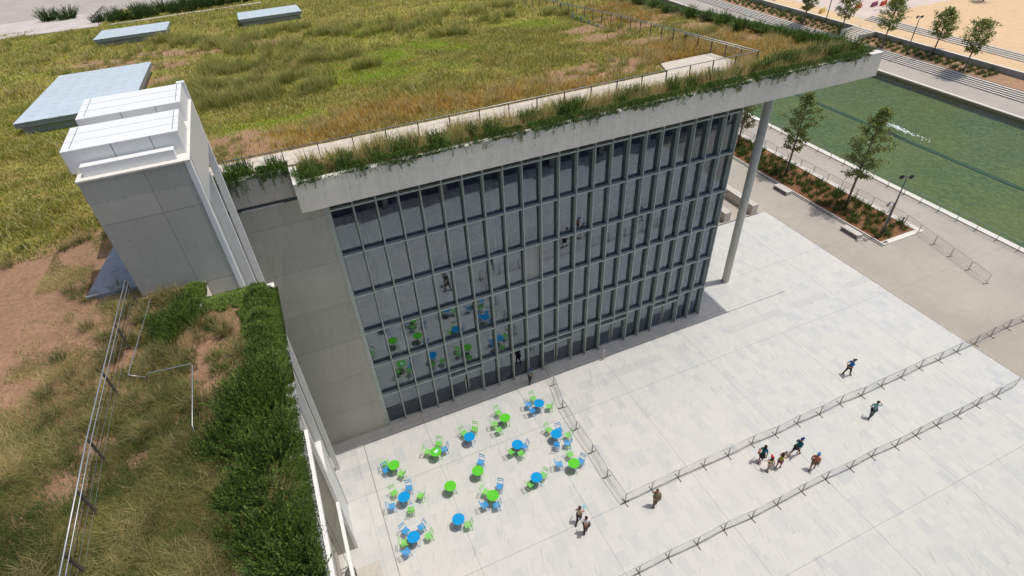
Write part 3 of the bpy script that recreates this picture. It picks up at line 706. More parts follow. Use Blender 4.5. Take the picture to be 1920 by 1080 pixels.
for z in (12.0, 5.35):
    m = MB(); B(m, -3.40, -3.22, 8.0, 20.6, z - .11, z + .11); m.build('walkway_beam', M['white'], tw)

# ------------------------------------------------------------------ wing under the near terrace
wg = thing('wing_building', 'near wing with pale walls under a planted roof terrace and white edge', 'building', (-4.5, 0, 0))
def W(m, x0, x1, y0, y1, z0, z1): return m.box(x0 + 4.5, x1 + 4.5, y0, y1, z0, z1)
W(MB(), -4.9, -4.5, -12, 20.6, 0, 20.3).build('wall', plain('warm_beige_plaster', (.52, .48, .41), .8, vs=.6), wg)
m = MB()
W(m, -2.42, -2.08, -4, 19.0, 21.08, 21.90); m.build('terrace_fascia', M['white'], wg)
m = MB(); W(m, -4.70, -2.08, 19.0, 19.3, 21.08, 21.90); W(m, -4.75, -4.45, 19.3, 20.6, 20.4, 21.90); m.build('terrace_parapet', M['fascia'], wg)
m = MB(); W(m, -2.46, -2.05, -4, 19.0, 21.901, 21.95); W(m, -4.70, -2.05, 19.0, 19.34, 21.901, 21.95); W(m, -4.78, -4.42, 19.34, 20.6, 21.901, 21.95); m.build('terrace_coping', M['coping'], wg)
m = MB(); W(m, -4.49, -2.45, -4, 19.0, 21.1, 21.25); m.build('terrace_soffit', M['fascia'], wg)
# downpipe with bracket arms
dp = thing('cable_line', 'thin dark vertical cable with short bracket arms beside the wing wall', 'cable', (-3.98, 19.4, 0))
MB().tube([(0, 0, 0), (0, 0, 21.0)], .015, 6).build('cable', M['lamp'], dp)
for z in (.5, 8.): MB().box(-.5, .15, -.03, .03, z, z + .05).build('bracket', M['galv'], dp)
t = thing('waste_bin', 'round dark bin at the foot of the wing wall', 'bin', (-3.95, 19.0, 0))
MB().tube([(0, 0, 0.01), (0, 0, .55)], [.27, .31], 16).build('body', M['slot'], t, True); MB().tube([(0, 0, .551), (0, 0, .60)], [.33, .28], 16).build('lid', M['lamp'], t, True)

# building the picture is taken from (seen mirrored in the glass)
op = thing('opera_building', 'facing dark glass building whose front shows mirrored in the library glass', 'building', (0, -2.5, 0))
MB().box(-2, 60, -30, 0, 0, 32).build('wall', plain('dark_glazed_front', (.10, .115, .14), .4, vs=.5), op)
m = MB()
for k in range(9): m.disc((1 + 7.4 * k, .6), .35, 0, 32, 12)
m.build('column', M['column'], op, True)
m = MB()
for z in (5, 10, 15, 20, 25, 30): m.box(-2, 60, 0.001, .3, z, z + .4)
m.build('floor_edge', M['conc_light'], op)

# ------------------------------------------------------------------ roof garden ground
LIME=[(10.3,50.5),(9.8,52.1),(14.1,53.5),(5.7,49.9),(10.1,63.3),(14.9,51.4),(26.0,54.7),(0.9,37.6),(-1.7,37.7),(3.,47.5),(8.,46.)]
GOLD=[(3.8,35.3),(7.2,35.6),(10.9,35.3),(14.8,35.2),(0.8,35.0),(18.3,34.5),(35.4,38.3),(30.4,36.5),(36.2,35.0),(36.0,31.5),(27.5,35.8),(34.,31.),(33.,34.),(29.,38.),(34.,50.),(36.,56.)]
SOIL=[(-9.5,69.6),(-13,67.),(-2.2,66.4),(0.8,66.2),(-15.5,69.5),(-8.4,62.8),(-10.5,64.),(-3.0,36.8),(-5.,34.6),(21.,37.2),(24.5,36.6),(-3.6,35.2),(-2.1,34.3),(19.8,35.7),(21.6,35.1),(23.5,35.3),(32.4,46.6),(32.6,51.5),(37.0,48.9),(36.6,43.5),(37.2,39.4),(-11.5,70.4),(-6.9,67.9),(-14.1,68.7),(-4.3,67.1),(29.1,41.6),(37.,36.3),(-8.6,57.),(-8.5,51.),(-9.,26.5),(-8.,22.),(28.,45.),(28,49.)]
def gsum(x, y, L, sx, sy, amp=1.):
    s = np.zeros_like(x)
    for a, b in L: s = np.maximum(s, np.exp(-((x - a) / sx) ** 2 - ((y - b) / sy) ** 2))
    return s * amp
def region(x, y):
    n1 = fbm(x * .22, y * .22); n2 = fbm(x * .9 + 40, y * .9)
    lime = np.clip((gsum(x, y, LIME, 2.6, 2.4) + (n1 - .5) * 1.1) * 1.3, 0, 1) * (y > 33)
    gold = np.clip(gsum(x, y, GOLD, 3.4, 2.7) + (n2 - .5) * 1.0 + .10, 0, 1)
    soil = np.clip(gsum(x, y, SOIL, 2.7, 1.4) * 1.55 + (n2 - .55) * 1.6, 0, 1)
    return n1, n2, lime, gold, soil
G_G = np.array([.185, .24, .03]); G_L = np.array([.27, .37, .02]); G_D = np.array([.055, .085, .016]); G_Y = np.array([.62, .34, .07]); G_T = np.array([.70, .58, .30]); G_O = np.array([.37, .33, .075])
S_B = np.array([.33, .20, .12])
def ground_grid(name, x0, x1, y0, y1, step, zf):
    nx = int((x1 - x0) / step) + 1; ny = int((y1 - y0) / step) + 1
    gx, gy = np.meshgrid(np.linspace(x0, x1, nx), np.linspace(y0, y1, ny)); x = gx.ravel(); y = gy.ravel()
    z = zf(y) + (fbm(x * 1.3, y * 1.3) - .5) * .12
    V = np.stack([x, y, z], 1)
    i = (np.arange(ny - 1)[:, None] * nx + np.arange(nx - 1)[None, :]).ravel()
    Fc = np.concatenate([np.stack([i, i + 1, i + nx + 1], 1), np.stack([i, i + nx + 1, i + nx], 1)])
    n1, n2, lime, gold, soil = region(x, y)
    g = G_O * .9 + 0 * x[:, None]
    g = g * (1 - lime[:, None]) + G_L * lime[:, None] * .8
    k = np.clip(gold * .7, 0, 1)[:, None]; g = g * (1 - k) + np.array([.32, .21, .09]) * k
    k = soil[:, None]; g = g * (1 - k) + S_B * 1.15 * k
    near = ((y < 30.2) & (x > -6.7))[:, None] * np.ones((1, 3)); wing = ((x < -2) & (y < 25.8 + n2 * 1.4))[:, None]
    g = np.where(near > 0, np.array([.36, .25, .16]), g); g = np.where(wing, np.array([.36, .215, .13]), g)
    return mesh_from(name, V, Fc, g, M['soil'], kind='structure')
ground_grid('roof_garden_ground', RXL + .3, RXR - .3, RYF + .3, 29.4, .3, zr)
ground_grid('roof_garden_ground', -60, RXR - .3, 29.35, 112, .6, zr)
ground_grid('wing_terrace_ground', -60, -2.42, -4., 18.99, .3, zr)
ground_grid('wing_terrace_ground', -60, -6.63, 18.99, 29.4, .4, zr)
ground_grid('wing_terrace_ground', -6.63, -4.78, 18.99, 20.66, .3, zr)
# gravel path with a wider end
def roofsheet(name, pts, mat, off=.09):
    n = len(pts); V = [(x, y, float(zr(y)) + off) for x, y in pts] + [(x, y, float(zr(y)) - .2) for x, y in pts]
    MB().add(V, [tuple(range(n))] + [(i, i + n, (i + 1) % n + n, (i + 1) % n) for i in range(n)]).build(name, mat, kind='structure')
roofsheet('roof_path', [(-6.2, 30.35), (30.0, 30.35), (30.5, 31.6), (30.7, 34.7), (26.2, 34.7), (25.3, 32.6), (-6.2, 32.6)], M['pathm'])
roofsheet('roof_path', [(-17.4, 95.6), (2., 97.6), (2., 98.5), (-17.6, 96.5)], M['pathm'], .12)
roofsheet('park_path', [(-48, 96), (-19.0, 96), (-18.4, 112), (-60, 112)], plain('pale_park_path', (.50, .45, .40), .9, vs=.5), .12)
# grey mat slab beside the tower
V = [(-8.6, 21.5), (-6.66, 21.35), (-6.64, 24.7), (-8.0, 24.9)]
tag(MB().add([(x, y, 22.02) for x, y in V] + [(x, y, 21.7) for x, y in V], [(0, 1, 2, 3), (0, 4, 5, 1), (1, 5, 6, 2), (2, 6, 7, 3), (3, 7, 4, 0)]).build('door_slab', plain('blue_grey_slab', (.27, .29, .31), .6)), 'flat blue-grey slab on the mulch beside the tower foot', 'slab')

# ------------------------------------------------------------------ grass
def scatter(n, x0, x1, y0, y1): return x0 + (x1 - x0) * rng.random(n), y0 + (y1 - y0) * rng.random(n)
def mixc(a, b, k): return a * (1 - k[:, None]) + b * k[:, None]
def meadow():
    parts = []
    for (n, x0, x1, y0, y1, sc) in ((215000, -26, RXR - .5, 32.65, 56, 1.), (150000, -60, RXR - .5, 56, 100, 1.5), (30000, -26, -6.7, 26., 33.05, 1.), (3500, 31.0, RXR - .6, 29.6, 33.1, 1.)):
        x, y = scatter(n, x0, x1, y0, y1); n1, n2, lime, gold, soil = region(x, y)
        n3 = fbm(x * .5 + 9, y * .5)
        dens = np.clip(1.15 - soil * 1.05, .03, 1); slab = (x > 25.3) & (x < 30.8) & (y < 34.8)
        keep = (rng.random(n) < dens) & ~slab & ~((x < -9.1) & (x > -16.6) & (y < 61) & (y > 46.3)) & ~((x > -16.6) & (x < -9) & (y > 78.5) & (y < 85)) & ~((x < -18.4) & (x > -27) & (y > 95.5))
        x, y, n1, n2, lime, gold, n3 = (a[keep] for a in (x, y, n1, n2, lime, gold, n3)); m = len(x)
        h = (.12 + .30 * np.clip((n3 - .3) * 2.2, 0, 1) * (1 - lime * .8) + gold * .18) * rng.uniform(.6, 1.4, m) * (1 + .2 * (sc - 1))
        c = mixc(np.tile(G_G, (m, 1)), G_O, rng.random(m) * .9); c = mixc(c, G_L, lime * .85)
        c = mixc(c, G_Y, np.clip(gold * 1.1 - .1, 0, 1) * rng.uniform(.5, 1, m))
        dry = (rng.random(m) < .30); c = np.where(dry[:, None], mixc(c, G_T, rng.uniform(.3, .9, m)), c)
        c *= rng.uniform(.75, 1.25, (m, 1))
        parts.append(blades(np.stack([x, y, zr(y) - .02], 1), h, rng.uniform(.02, .05, m) * sc, rng.uniform(.2, .9, m), c))
    V, Fc, T = join(parts); mesh_from('meadow_grass', V, Fc, T, M['grass'], kind='stuff')
meadow()
TUFTS=[(-10.0,76.8),(-7.3,72.8),(-4.3,68.6),(-2.3,66.8),(-0.6,70.0),(3.4,71.5),(6.3,66.9),(-1.9,63.5),(1.5,61.9),(3.1,53.6),(4.4,53.2),(6.2,53.2),(-4.3,58.1),(-6.2,51.7),(-5.0,47.4),(-4.2,45.3),(-2.8,44.3),(-1.3,44.7),(0.2,45.1),(2.0,44.2),(3.3,45.2),(8.0,48.7),(7.3,49.1),(8.1,64.5),(10.9,61.9),(13.2,62.0),(14.5,60.8),(15.9,56.2),(17.4,55.7),(18.0,55.1),(-2.1,57.4),(0.2,57.8),(29.9,56.4),(28.9,57.4),(25.4,59.9),(32.6,39.3),(34.7,39.9)]
def tall_grass():
    parts = []
    C = []
    dense = TUFTS[:21] + TUFTS[23:27] + [(a + .5, b - 1) for a, b in TUFTS[:9]] + [(-3.5, 55.5), (-1.5, 54.5), (-4.5, 50), (-3, 49), (-1, 48.5), (1, 48), (-5.5, 49), (2.5, 57), (5, 57.5), (10, 66), (13, 66), (17, 63), (20, 66), (23, 64), (27, 66), (22, 59)]
    for a, b in dense:
        for k in range(9): C.append((a + random.gauss(0, .95), b + random.gauss(.5, .8), random.uniform(.7, 1.15), 'g'))
    for a, b in TUFTS[21:23] + TUFTS[27:]:
        for k in range(4): C.append((a + random.gauss(0, .3), b + random.gauss(0, .3), random.uniform(.8, 1.1), 'g'))
    for a, b in GOLD:
        for k in range(14): C.append((a + random.gauss(0, 2.2), b + random.gauss(0, 1.2), random.uniform(.45, .8), 'y'))
    for k in range(300):   # planted strip in front of the railing
        x = random.uniform(.3, 37.8); C.append((x, random.uniform(28.0, 29.9), random.uniform(.6, 1.15), 'y' if random.random() < .88 else 'g'))
    for k in range(60): C.append((random.uniform(-30, -9), random.uniform(58, 92), random.uniform(.6, 1.), random.choice('gy')))
    for a, b in SOIL[:24]:
        for k in range(4): C.append((a + random.gauss(0, 1.5), b + random.gauss(0, 1.), random.uniform(.25, .45), random.choice('gy')))
    for (a, b, hh, kind) in C:
        if a > RXR - .8 or (30.3 < b < 33.1 and a < 30.8) or (a > 25 and a < 30.8 and 30 < b < 34.9) or (-16.8 < a < -8.9 and 46 < b < 61.3) or (-17 < a < -8.8 and 78 < b < 85.5) or (-1.6 < a < 6 and 78.2 < b < 84.5): continue
        n = 80 if b < 56 else 60
        rr = np.sqrt(rng.random(n)) * (.28 + .2 * hh); th = rng.random(n) * 2 * np.pi
        x = a + rr * np.cos(th); y = b + rr * np.sin(th)
        az = th + rng.normal(0, .5, n)
        h = hh * rng.uniform(.45, 1.3, n)
        if kind == 'g': c = mixc(np.tile(np.array([.14, .21, .025]), (n, 1)), np.array([.46, .44, .12]), rng.random(n) ** 1.4)
        else: c = mixc(np.tile(np.array([.58, .42, .16]), (n, 1)), np.array([.72, .60, .32]), rng.random(n)); c = np.where((rng.random(n) < .25)[:, None], np.array([.16, .17, .04]), c)
        bl = blades(np.stack([x, y, zr(y) - .03], 1), h, rng.uniform(.014, .034, n) * (1 if b < 45 else 1.4), rng.uniform(.1, .65, n), c, 1., az)
        bl[2][4::5] = np.array([.56, .50, .17]); bl[2][2::5] = bl[2][2::5] * .8 + np.array([.5, .42, .2]) * .2; bl[2][3::5] = bl[2][2::5]
        parts.append(bl)
    V, Fc, T = join(parts); mesh_from('tall_feather_grass', V, Fc, T, M['grass'], kind='stuff')
tall_grass()
def wing_grass():
    n = 230000; x, y = scatter(n, -10.5, -2.5, 5.5, 27.0)
    ok = ~((x > -6.7) & (y > 20.5)) & ~((x > -4.75) & (y > 18.9)) & ~((x > -8.7) & (x < -6.5) & (y > 21.2) & (y < 25))
    n1 = fbm(x * .55 + 3, y * .55 + 8); n2 = fbm(x * 1.6, y * 1.6 + 31); n3 = fbm(x * .8 + 77, y * .8)
    lush = np.clip((17.0 - y) / 2.5, 0, 1) * 1.0 + .0
    cover = np.clip((n1 - .42) * 5, 0, 1) * .65 + lush * .95
    bare = np.exp(-((x + 4.6) / .5) ** 2 - ((y - 15.2) / 2.2) ** 2) + np.exp(-((x + 3.2) / .5) ** 2 - ((y - 12.4) / .6) ** 2) + np.exp(-((x + 7.9) / .7) ** 2 - ((y - 13.) / 2.) ** 2)
    keep = ok & (rng.random(n) < np.clip(cover - bare * .9 + (n2 - .5) * .8, .01, 1)); x, y, n1, n2, n3, lush = (a[keep] for a in (x, y, n1, n2, n3, lush)); m = len(x)
    h = (.10 + .38 * np.clip(n3 * 1.6 - .4, 0, 1)) * rng.uniform(.5, 1.4, m) * (.55 + .6 * lush)
    gr = np.array([.10, .15, .028]); st_ = np.array([.56, .45, .20]); ol = np.array([.30, .28, .085])
    c = mixc(np.tile(gr, (m, 1)), ol, np.clip(n2 * 2 - .6, 0, 1)); n5 = fbm(x * .7 + 11, y * .45 + 3); c = mixc(c, gr * .6, np.clip((n5 - .42) * 5, 0, 1) * .9 * lush); c = mixc(c, st_, np.clip(n3 * 3.4 - 1.65 - lush * .2 + rng.normal(0, .3, m), 0, 1))
    c *= rng.uniform(.7, 1.3, (m, 1)); az = rng.normal(2.2, 1.5, m)
    V, Fc, T = blades(np.stack([x, y, zr(y) - .02], 1), h, rng.uniform(.006, .016, m), rng.uniform(.4, 1.2, m), c, 1., az)
    mesh_from('wing_terrace_grass', V, Fc, T, M['grass'], kind='stuff')
wing_grass()
def small_weeds():
    parts = []
    for (a, b, s_, nn) in [(-8.1, 19., .9, 9), (-7.6, 17.2, .6, 8), (-8.3, 16.2, .7, 6), (-8.8, 22.5, .9, 6), (-9.2, 27.5, 1.2, 10), (-6.3, 19.6, .5, 8), (-6.3, 18.3, .6, 9), (-6.2, 17.2, .6, 9), (-5.5, 16.2, .6, 10), (-4.4, 17.2, .5, 5), (-5.8, 14.4, .8, 16), (-3.6, 15.6, .4, 5), (-5.6, 20., .4, 6)]:
        for k in range(nn):
            n = 130; cx, cy = a + random.gauss(0, s_), b + random.gauss(0, s_)
            if (cx > -6.9 and cy > 20.4) or cx > -2.6: continue
            th = rng.random(n) * 2 * np.pi; rr = np.sqrt(rng.random(n)) * .22
            x = cx + rr * np.cos(th); y = cy + rr * np.sin(th)
            dry = random.random() < .55
            c = mixc(np.tile(np.array([.09, .13, .03]), (n, 1)), np.array([.42, .34, .15]) if dry else np.array([.17, .19, .05]), rng.random(n))
            parts.append(blades(np.stack([x, y, zr(y)], 1), rng.uniform(.15, .5, n) * (1.2 if dry else .8), rng.uniform(.008, .016, n), rng.uniform(.3, 1., n), c, 1., th))
    V, Fc, T = join(parts); mesh_from('weed_tufts', V, Fc, T, M['grass'], kind='stuff')
small_weeds()

# ------------------------------------------------------------------ shrubs: rosemary with upright stems
def shrub_mesh(name, n_stem, hgt, spread, leafn, leafs, c0, c1, upright=.6, seed=0):
    rg = np.random.default_rng(seed); V = []; Fc = []; T = []; n = 0
    for s_ in range(n_stem):
        th = rg.random() * 6.283; out = rg.random() ** .6; L = hgt * rg.uniform(.65, 1.1)
        root = np.array([math.cos(th), math.sin(th), 0]) * out * spread * .35
        d = np.array([math.cos(th) * out * (1 - upright), math.sin(th) * out * (1 - upright), .55 + upright * .5]); d /= np.linalg.norm(d)
        side = np.cross(d, [0, 0, 1.]) + rg.normal(0, .3, 3); cr = rg.uniform(-.25, .35)
        k = leafn; t_ = np.linspace(.08, 1, k)
        P = root + d * (t_ * L)[:, None] + np.array([math.cos(th), math.sin(th), 0]) * (t_ ** 2 * cr * L)[:, None] + np.array([0, 0, 1]) * (t_ ** 2 * .12 * L)[:, None]
        a = rg.random(k) * 6.283; ld = np.stack([np.cos(a), np.sin(a), rg.uniform(-.2, .4, k)], 1) * .62 + d * rg.uniform(.7, 1.2, (k, 1)); ld /= np.linalg.norm(ld, axis=1)[:, None]
        sz = leafs * rg.uniform(.7, 1.4, k) * (1.15 - .5 * t_)
        sd = np.cross(ld, rg.normal(0, 1, (k, 3))); sd /= (np.linalg.norm(sd, axis=1)[:, None] + 1e-6)
        v = np.stack([P, P + ld * (sz * .5)[:, None] + sd * (sz * .20)[:, None], P + ld * sz[:, None], P + ld * (sz * .5)[:, None] - sd * (sz * .20)[:, None]], 1).reshape(-1, 3)
        i = np.arange(k)[:, None] * 4 + n
        Fc.append(np.concatenate([i + [0, 1, 2], i + [0, 2, 3]], 1).reshape(-1, 3)); V.append(v); n += len(v)
        q = rg.random() * .6 + rg.random(k) * .4; cc = c0 * (1 - q[:, None]) + c1 * q[:, None]; T.append(np.repeat(cc * rg.uniform(.45, 1.7), 4, 0))
    V = np.concatenate(V); Fc = np.concatenate(Fc); T = np.concatenate(T)
    o = mesh_from(name, V, Fc, T, M['leaf']); return o
CD = np.array([.05, .09, .022]); CL = np.array([.17, .26, .055]); CY = np.array([.19, .27, .045])
def stems_mesh(parent, n, h, sp):
    m = MB()
    for i in range(n):
        a = random.uniform(0, 6.28); r_ = random.uniform(.02, sp * .35); m.tube([(r_ * .4 * math.cos(a), r_ * .4 * math.sin(a), -.05), (r_ * 1.5 * math.cos(a), r_ * 1.5 * math.sin(a), h * .55)], [.016, .007], 5)
    return m.build('stem', M['bark'], parent)
def shrub_proto(name, label, cat, group, **kw):
    t = thing(name, label, cat, (0, 0, 0), 0, group); f = shrub_mesh('foliage', parent_kw := kw.pop('n'), **kw); f.parent = t
    stems_mesh(t, 7, kw['hgt'], kw['spread']); return t
ros = [shrub_proto('rosemary_shrub', 'x', 'shrub', None, n=85, hgt=.95, spread=1.0, leafn=34, leafs=.10, c0=CD * .8, c1=CL * 1.15, upright=.75, seed=i) for i in range(3)]
rosw = [shrub_proto('rosemary_shrub', 'x', 'shrub', None, n=120, hgt=.85, spread=1.25, leafn=44, leafs=.075, c0=CD * (.6, .8, 1.)[i], c1=(CL * .95, CL * 1.15, CY * 1.15)[i], upright=.6, seed=10 + i) for i in range(3)]
bed = [shrub_proto('bed_shrub', 'x', 'shrub', None, n=44, hgt=.6, spread=.85, leafn=14, leafs=.12, c0=CD * .85, c1=CL * .95, upright=.45, seed=20 + i) for i in range(3)]
hed = [shrub_proto('dark_bush', 'x', 'bush', None, n=120, hgt=1.3, spread=1.8, leafn=26, leafs=.15, c0=CD * .6, c1=CD * 1.4, upright=.3, seed=30 + i) for i in range(2)]
used = set()
def place(protos, x, y, z, s_, label, group):
    p = random.choice(protos); rz = random.uniform(0, 6.28)
    if p.name not in used:
        used.add(p.name); o = p; o.location = (x, y, z); o.rotation_euler = (0, 0, rz); o['label'] = label; o['group'] = group
        o.scale = (s_, s_, s_)
    else: o = dup(p, (x, y, z), rz, label, group, (s_ * random.uniform(.85, 1.15), s_ * random.uniform(.85, 1.15), s_))
    return o
FR = [(-2.6,30.0),(-3.1,29.7),(-1.1,29.9),(-1.6,30.0),(0.5,28.5),(.0,28.0),(.9,27.9),(1.4,28.7),(2.3,27.9),(3.9,28.1),(5.9,28.4),(4.8,28.0),(5.2,28.3),(7.3,28.),(9.4,28.6),(9.8,28.4),(10.4,27.9),(12.7,28.6),(13.2,28.8),(14.0,28.2),(15.1,28.5),(15.6,28.3),(16.2,28.7),(18.0,28.3),(18.7,28.2),(19.8,28.8),(20.4,28.5),(22.0,28.7),(22.6,28.4),(24.2,28.6),(26.1,28.7),(26.9,28.9),(27.4,28.4),(29.4,28.6),(30.1,28.4),(30.9,28.7),(31.6,28.9),(32.3,28.7),(33.3,28.9),(33.9,28.5),(34.5,28.9),(35.5,28.3),(36.6,28.6)]
for x, y in FR[::4] + FR[1::4] + FR[2::4]: place(ros, x, y, float(zr(y)), random.uniform(.75, 1.15), 'upright dark green rosemary shrub in the planted strip along the library roof front', 'rosemary shrubs along the roof front')
RS = [(37.6,46.1),(37.9,44.),(37.3,41.6),(38.0,37.9),(37.9,35.6),(37.6,36.6),(37.7,33.4),(38.0,31.7),(37.7,29.9),(37.4,28.4),(37.9,41.3),(37.5,49.8),(37.8,52.),(37.6,55.),(37.7,58.),(37.6,61.),(37.5,34.4),(37.2,32.4),(37.0,30.6),(36.8,38.8)]
for x, y in RS: place(ros, x, y, float(zr(y)), random.uniform(.75, 1.2), 'dark green shrub in the hedge along the right-hand edge of the library roof', 'shrubs along the right roof edge')
for i in range(40):
    y = 4.8 + 9.9 * (i / 40) + random.uniform(-.3, .3); x = -3.0 + random.gauss(0, .34) - (.35 if 8 < y < 15 and random.random() < .5 else 0)
    if abs(y - 11.6) < .45: x = max(x, -2.8)
    if abs(y - 8.3) < .35: x = max(x, -2.8)
    place(rosw, min(x, -2.65), y, 21.88, random.uniform(.7, 1.2), 'dense dark green rosemary shrub along the white edge of the near terrace', 'rosemary shrubs along the near terrace edge')
for x, y, s_ in [(-5.3, 18.6, .8), (-5.7, 18.1, .8), (-5.0, 18.2, .75), (-5.5, 17.6, .7), (-4.7, 18.5, .7), (-5.15, 19.4, .6), (-4.3, 17.6, .45), (-6.0, 18.6, .6), (-2.9, 15.6, .6), (-2.8, 16.6, .5), (-3.1, 17.4, .4), (-2.8, 18.2, .5)]:
    place(rosw, x, y, 21.9, s_, 'spiky green shrub in the clump in front of the concrete tower foot', 'shrubs in front of the tower foot')
for i, y0 in enumerate(np.arange(30.6, 62, .95)):
    for j in range(4):
        if random.random() < .1: continue
        x = 53.3 + j * 1.15 + (.35 if i % 2 else 0) + random.gauss(0, .13); place(bed, x, float(y0) + random.gauss(0, .16), .05, random.uniform(.75, 1.2), 'small dark green shrub planted in the brown mulch bed beside the pool promenade', 'shrubs in the near planting bed')
for i, y0 in enumerate(np.arange(54, 118, 1.35)):
    for j in range(3):
        x = 103.3 + j * 1.2 + (.4 if i % 2 else 0) + random.gauss(0, .12); y = float(y0) + random.gauss(0, .15)
        if 77.2 < y < 82.2: continue
        place(bed, x, y, zb + (x - 102.7) * .06, random.uniform(.8, 1.15), 'small round shrub in the ochre planting bed beyond the pool', 'shrubs in the far planting bed')
for x, y, s_ in [(-19.4,100.2,.9),(-17.3,98.6,.8),(-16.,98.9,1.),(-14.5,98.4,1.1),(-12.6,99.2,1.2),(-13.4,101.5,1.1),(-11.07,102.3,1.2),(-9.6,99.3,1.1),(-7.6,99.6,1.2),(-5.6,100.2,1.2),(-3.8,100.8,1.2),(-6.5,103.,1.2),(-9.,104.5,1.2),(-14.9,104.6,1.1),(-1.8,101.3,1.2),(.4,102.,1.2),(-17.8,103.,1.),(-24.5,108.,1.3),(-27,109.,1.3)]:
    place(hed, x, y, float(zr(y)), s_, 'dark green bush at the far top left beyond the roof meadow', 'dark bushes beyond the roof meadow')
for x, y in [(2.6, 27.7), (12.9, 28.1), (25.3, 28.2)]:
    pass

# trailing ground cover on the parapets
def trailing(name, segs, n, hang, cc0, cc1, ls, mh=.30):
    """segs: list of (x0,y0,x1,y1,nx,ny,width) edge lines; n* is the outward direction"""
    parts = []
    tot = sum(math.hypot(s[2] - s[0], s[3] - s[1]) for s in segs)
    for (x0, y0, x1, y1, ox, oy, wd) in segs:
        L = math.hypot(x1 - x0, y1 - y0); k = int(n * L / tot); u = rng.random(k)
        bx = x0 + (x1 - x0) * u; by = y0 + (y1 - y0) * u; s_ = u * L
        dens = fbm(s_ * .9 + x0 * 3, s_ * 0 + 4.); dens2 = fbm(s_ * 3.3 + 50, s_ * 0 + 9)
        inn = rng.random(k) ** 1.2 * wd * (.5 + dens)
        over = np.clip((dens * .6 + dens2 * .6 - .42) * 1.6, .0, 1) * hang * rng.random(k) ** 1.7; strand = (vnoise(s_ * 9., s_ * 0 + 3.) > .74) & (hang > .2); over = np.where(strand, over + hang * .9 * rng.random(k), over)      # how far it hangs
        isov = rng.random(k) < (.34 if hang > .2 else .10)
        d = np.where(isov, .02 + np.where(strand, .20, .10) * rng.random(k), -inn); px = bx + ox * d; py = by + oy * d
        zt = np.where(by > 27, 21.93 - .073 * (by - 27), 21.93)
        mound = mh * np.sin(np.clip(inn / wd, 0, 1) * np.pi) * (.5 + dens2)
        pz = np.where(isov, zt + .06 - over, zt - .02 + mound * rng.random(k))
        keep = rng.random(k) < np.clip((dens * .5 + dens2 * .5 - .25) * 3.2, .12, 1); px, py, pz, isov = px[keep], py[keep], pz[keep], isov[keep]; m = len(px)
        az = np.arctan2(oy, ox) + rng.normal(0, 1.1, m)
        c = mixc(np.tile(cc0, (m, 1)), cc1, rng.random(m)) * rng.uniform(.7, 1.3, (m, 1))
        ln = ls * rng.uniform(.6, 1.4, m)
        V, Fc, T = blades(np.stack([px, py, pz], 1), ln * np.where(isov, .4, 1.), ln * .22, np.where(isov, .3, rng.uniform(.5, 1.3, m)), c, 1., az)
        parts.append((V, Fc, T))
    V, Fc, T = join(parts); return mesh_from(name, V, Fc, T, M['leaf'], kind='stuff')
trailing('trailing_plants', [(RXL + .2, RYF, RXR - 1.3, RYF, 0, -1, .95)], 62000, .45, CD * 1.1, CL, .13)
trailing('trailing_plants', [(RXR, RYF + .6, RXR, 62, 1, 0, 1.2)], 42000, .3, CD, CL * .9, .17)
trailing('trailing_plants', [(-6.4, 29.0, RXL, 29.0, 0, -1, .9)], 16000, .7, CD * 1.2, CL, .13)
trailing('trailing_plants', [(-2.05, 4.5, -2.05, 14.2, 1, 0, .95)], 70000, .12, CD, CY * .8, .085)
trailing('trailing_plants', [(-2.05, 13.8, -2.05, 18.9, 1, 0, 1.25)], 75000, .12, CD, CY * 1.05, .095, .5)
trailing('trailing_plants', [(-4.5, 19.32, -2.35, 19.32, 0, 1, 1.0)], 30000, .22, CL * .7, CY * 1.15, .085)
trailing('trailing_plants', [(-4.5, 19.2, -4.5, 20.5, 1, 0, .8)], 14000, .02, CL * .7, CY * 1.15, .085)

# ------------------------------------------------------------------ roof railings
def railing(label, pts, post_gap, h=1.1, pr=.028, double=.16, zoff=0.):
    t = thing('railing', label, 'railing', (pts[0][0], pts[0][1], float(zr(pts[0][1]))))
    o = Vector(t.location)
    P = [Vector((x, y, float(zr(y)) + zoff)) for x, y in pts]
    path = []; posts = []
    for a, b in zip(P[:-1], P[1:]):
        L = (b - a).length; k = max(1, round(L / post_gap))
        for i in range(k): posts.append(a.lerp(b, i / k))
    posts.append(P[-1])
    up = Vector((0, 0, h))
    MB().tube([p - o + up for p in P], pr, 8).build('top_rail', M['galv'], t, True)
    if double:
        dirn = (P[1] - P[0]).normalized().cross(Vector((0, 0, 1)))
        MB().tube([p - o + up + Vector((0, 0, -.07)) - dirn * double for p in P], pr * .7, 8).build('hand_rail', M['galv'], t, True)
    for i, z in enumerate((.25, .5, .75)): MB().tube([p - o + Vector((0, 0, z)) for p in P], .004, 4).build('wire', M['galv'], t)
    for p in posts: q = p - o; MB().box(q.x - .02, q.x + .02, q.y - .04, q.y + .04, q.z - .1, q.z + h).build('post', M['galv_post'], t)
railing('long grey steel railing along the front path of the library roof', [(-6., 30.02), (30.55, 30.02)], 1.85, double=0)
railing('steel railing with close posts running back across the right part of the roof', [(30.6, 30.06), (30.6, 47.), (29.6, 62.), (28.9, 70.)], 1.55)
railing('near steel railing across the mulch terrace at the left', [(-6.75, 20.3), (-6.85, 17.8), (-6.95, 15.5), (-7.05, 13.), (-7.1, 8.)], 1.8, pr=.021, double=.08)
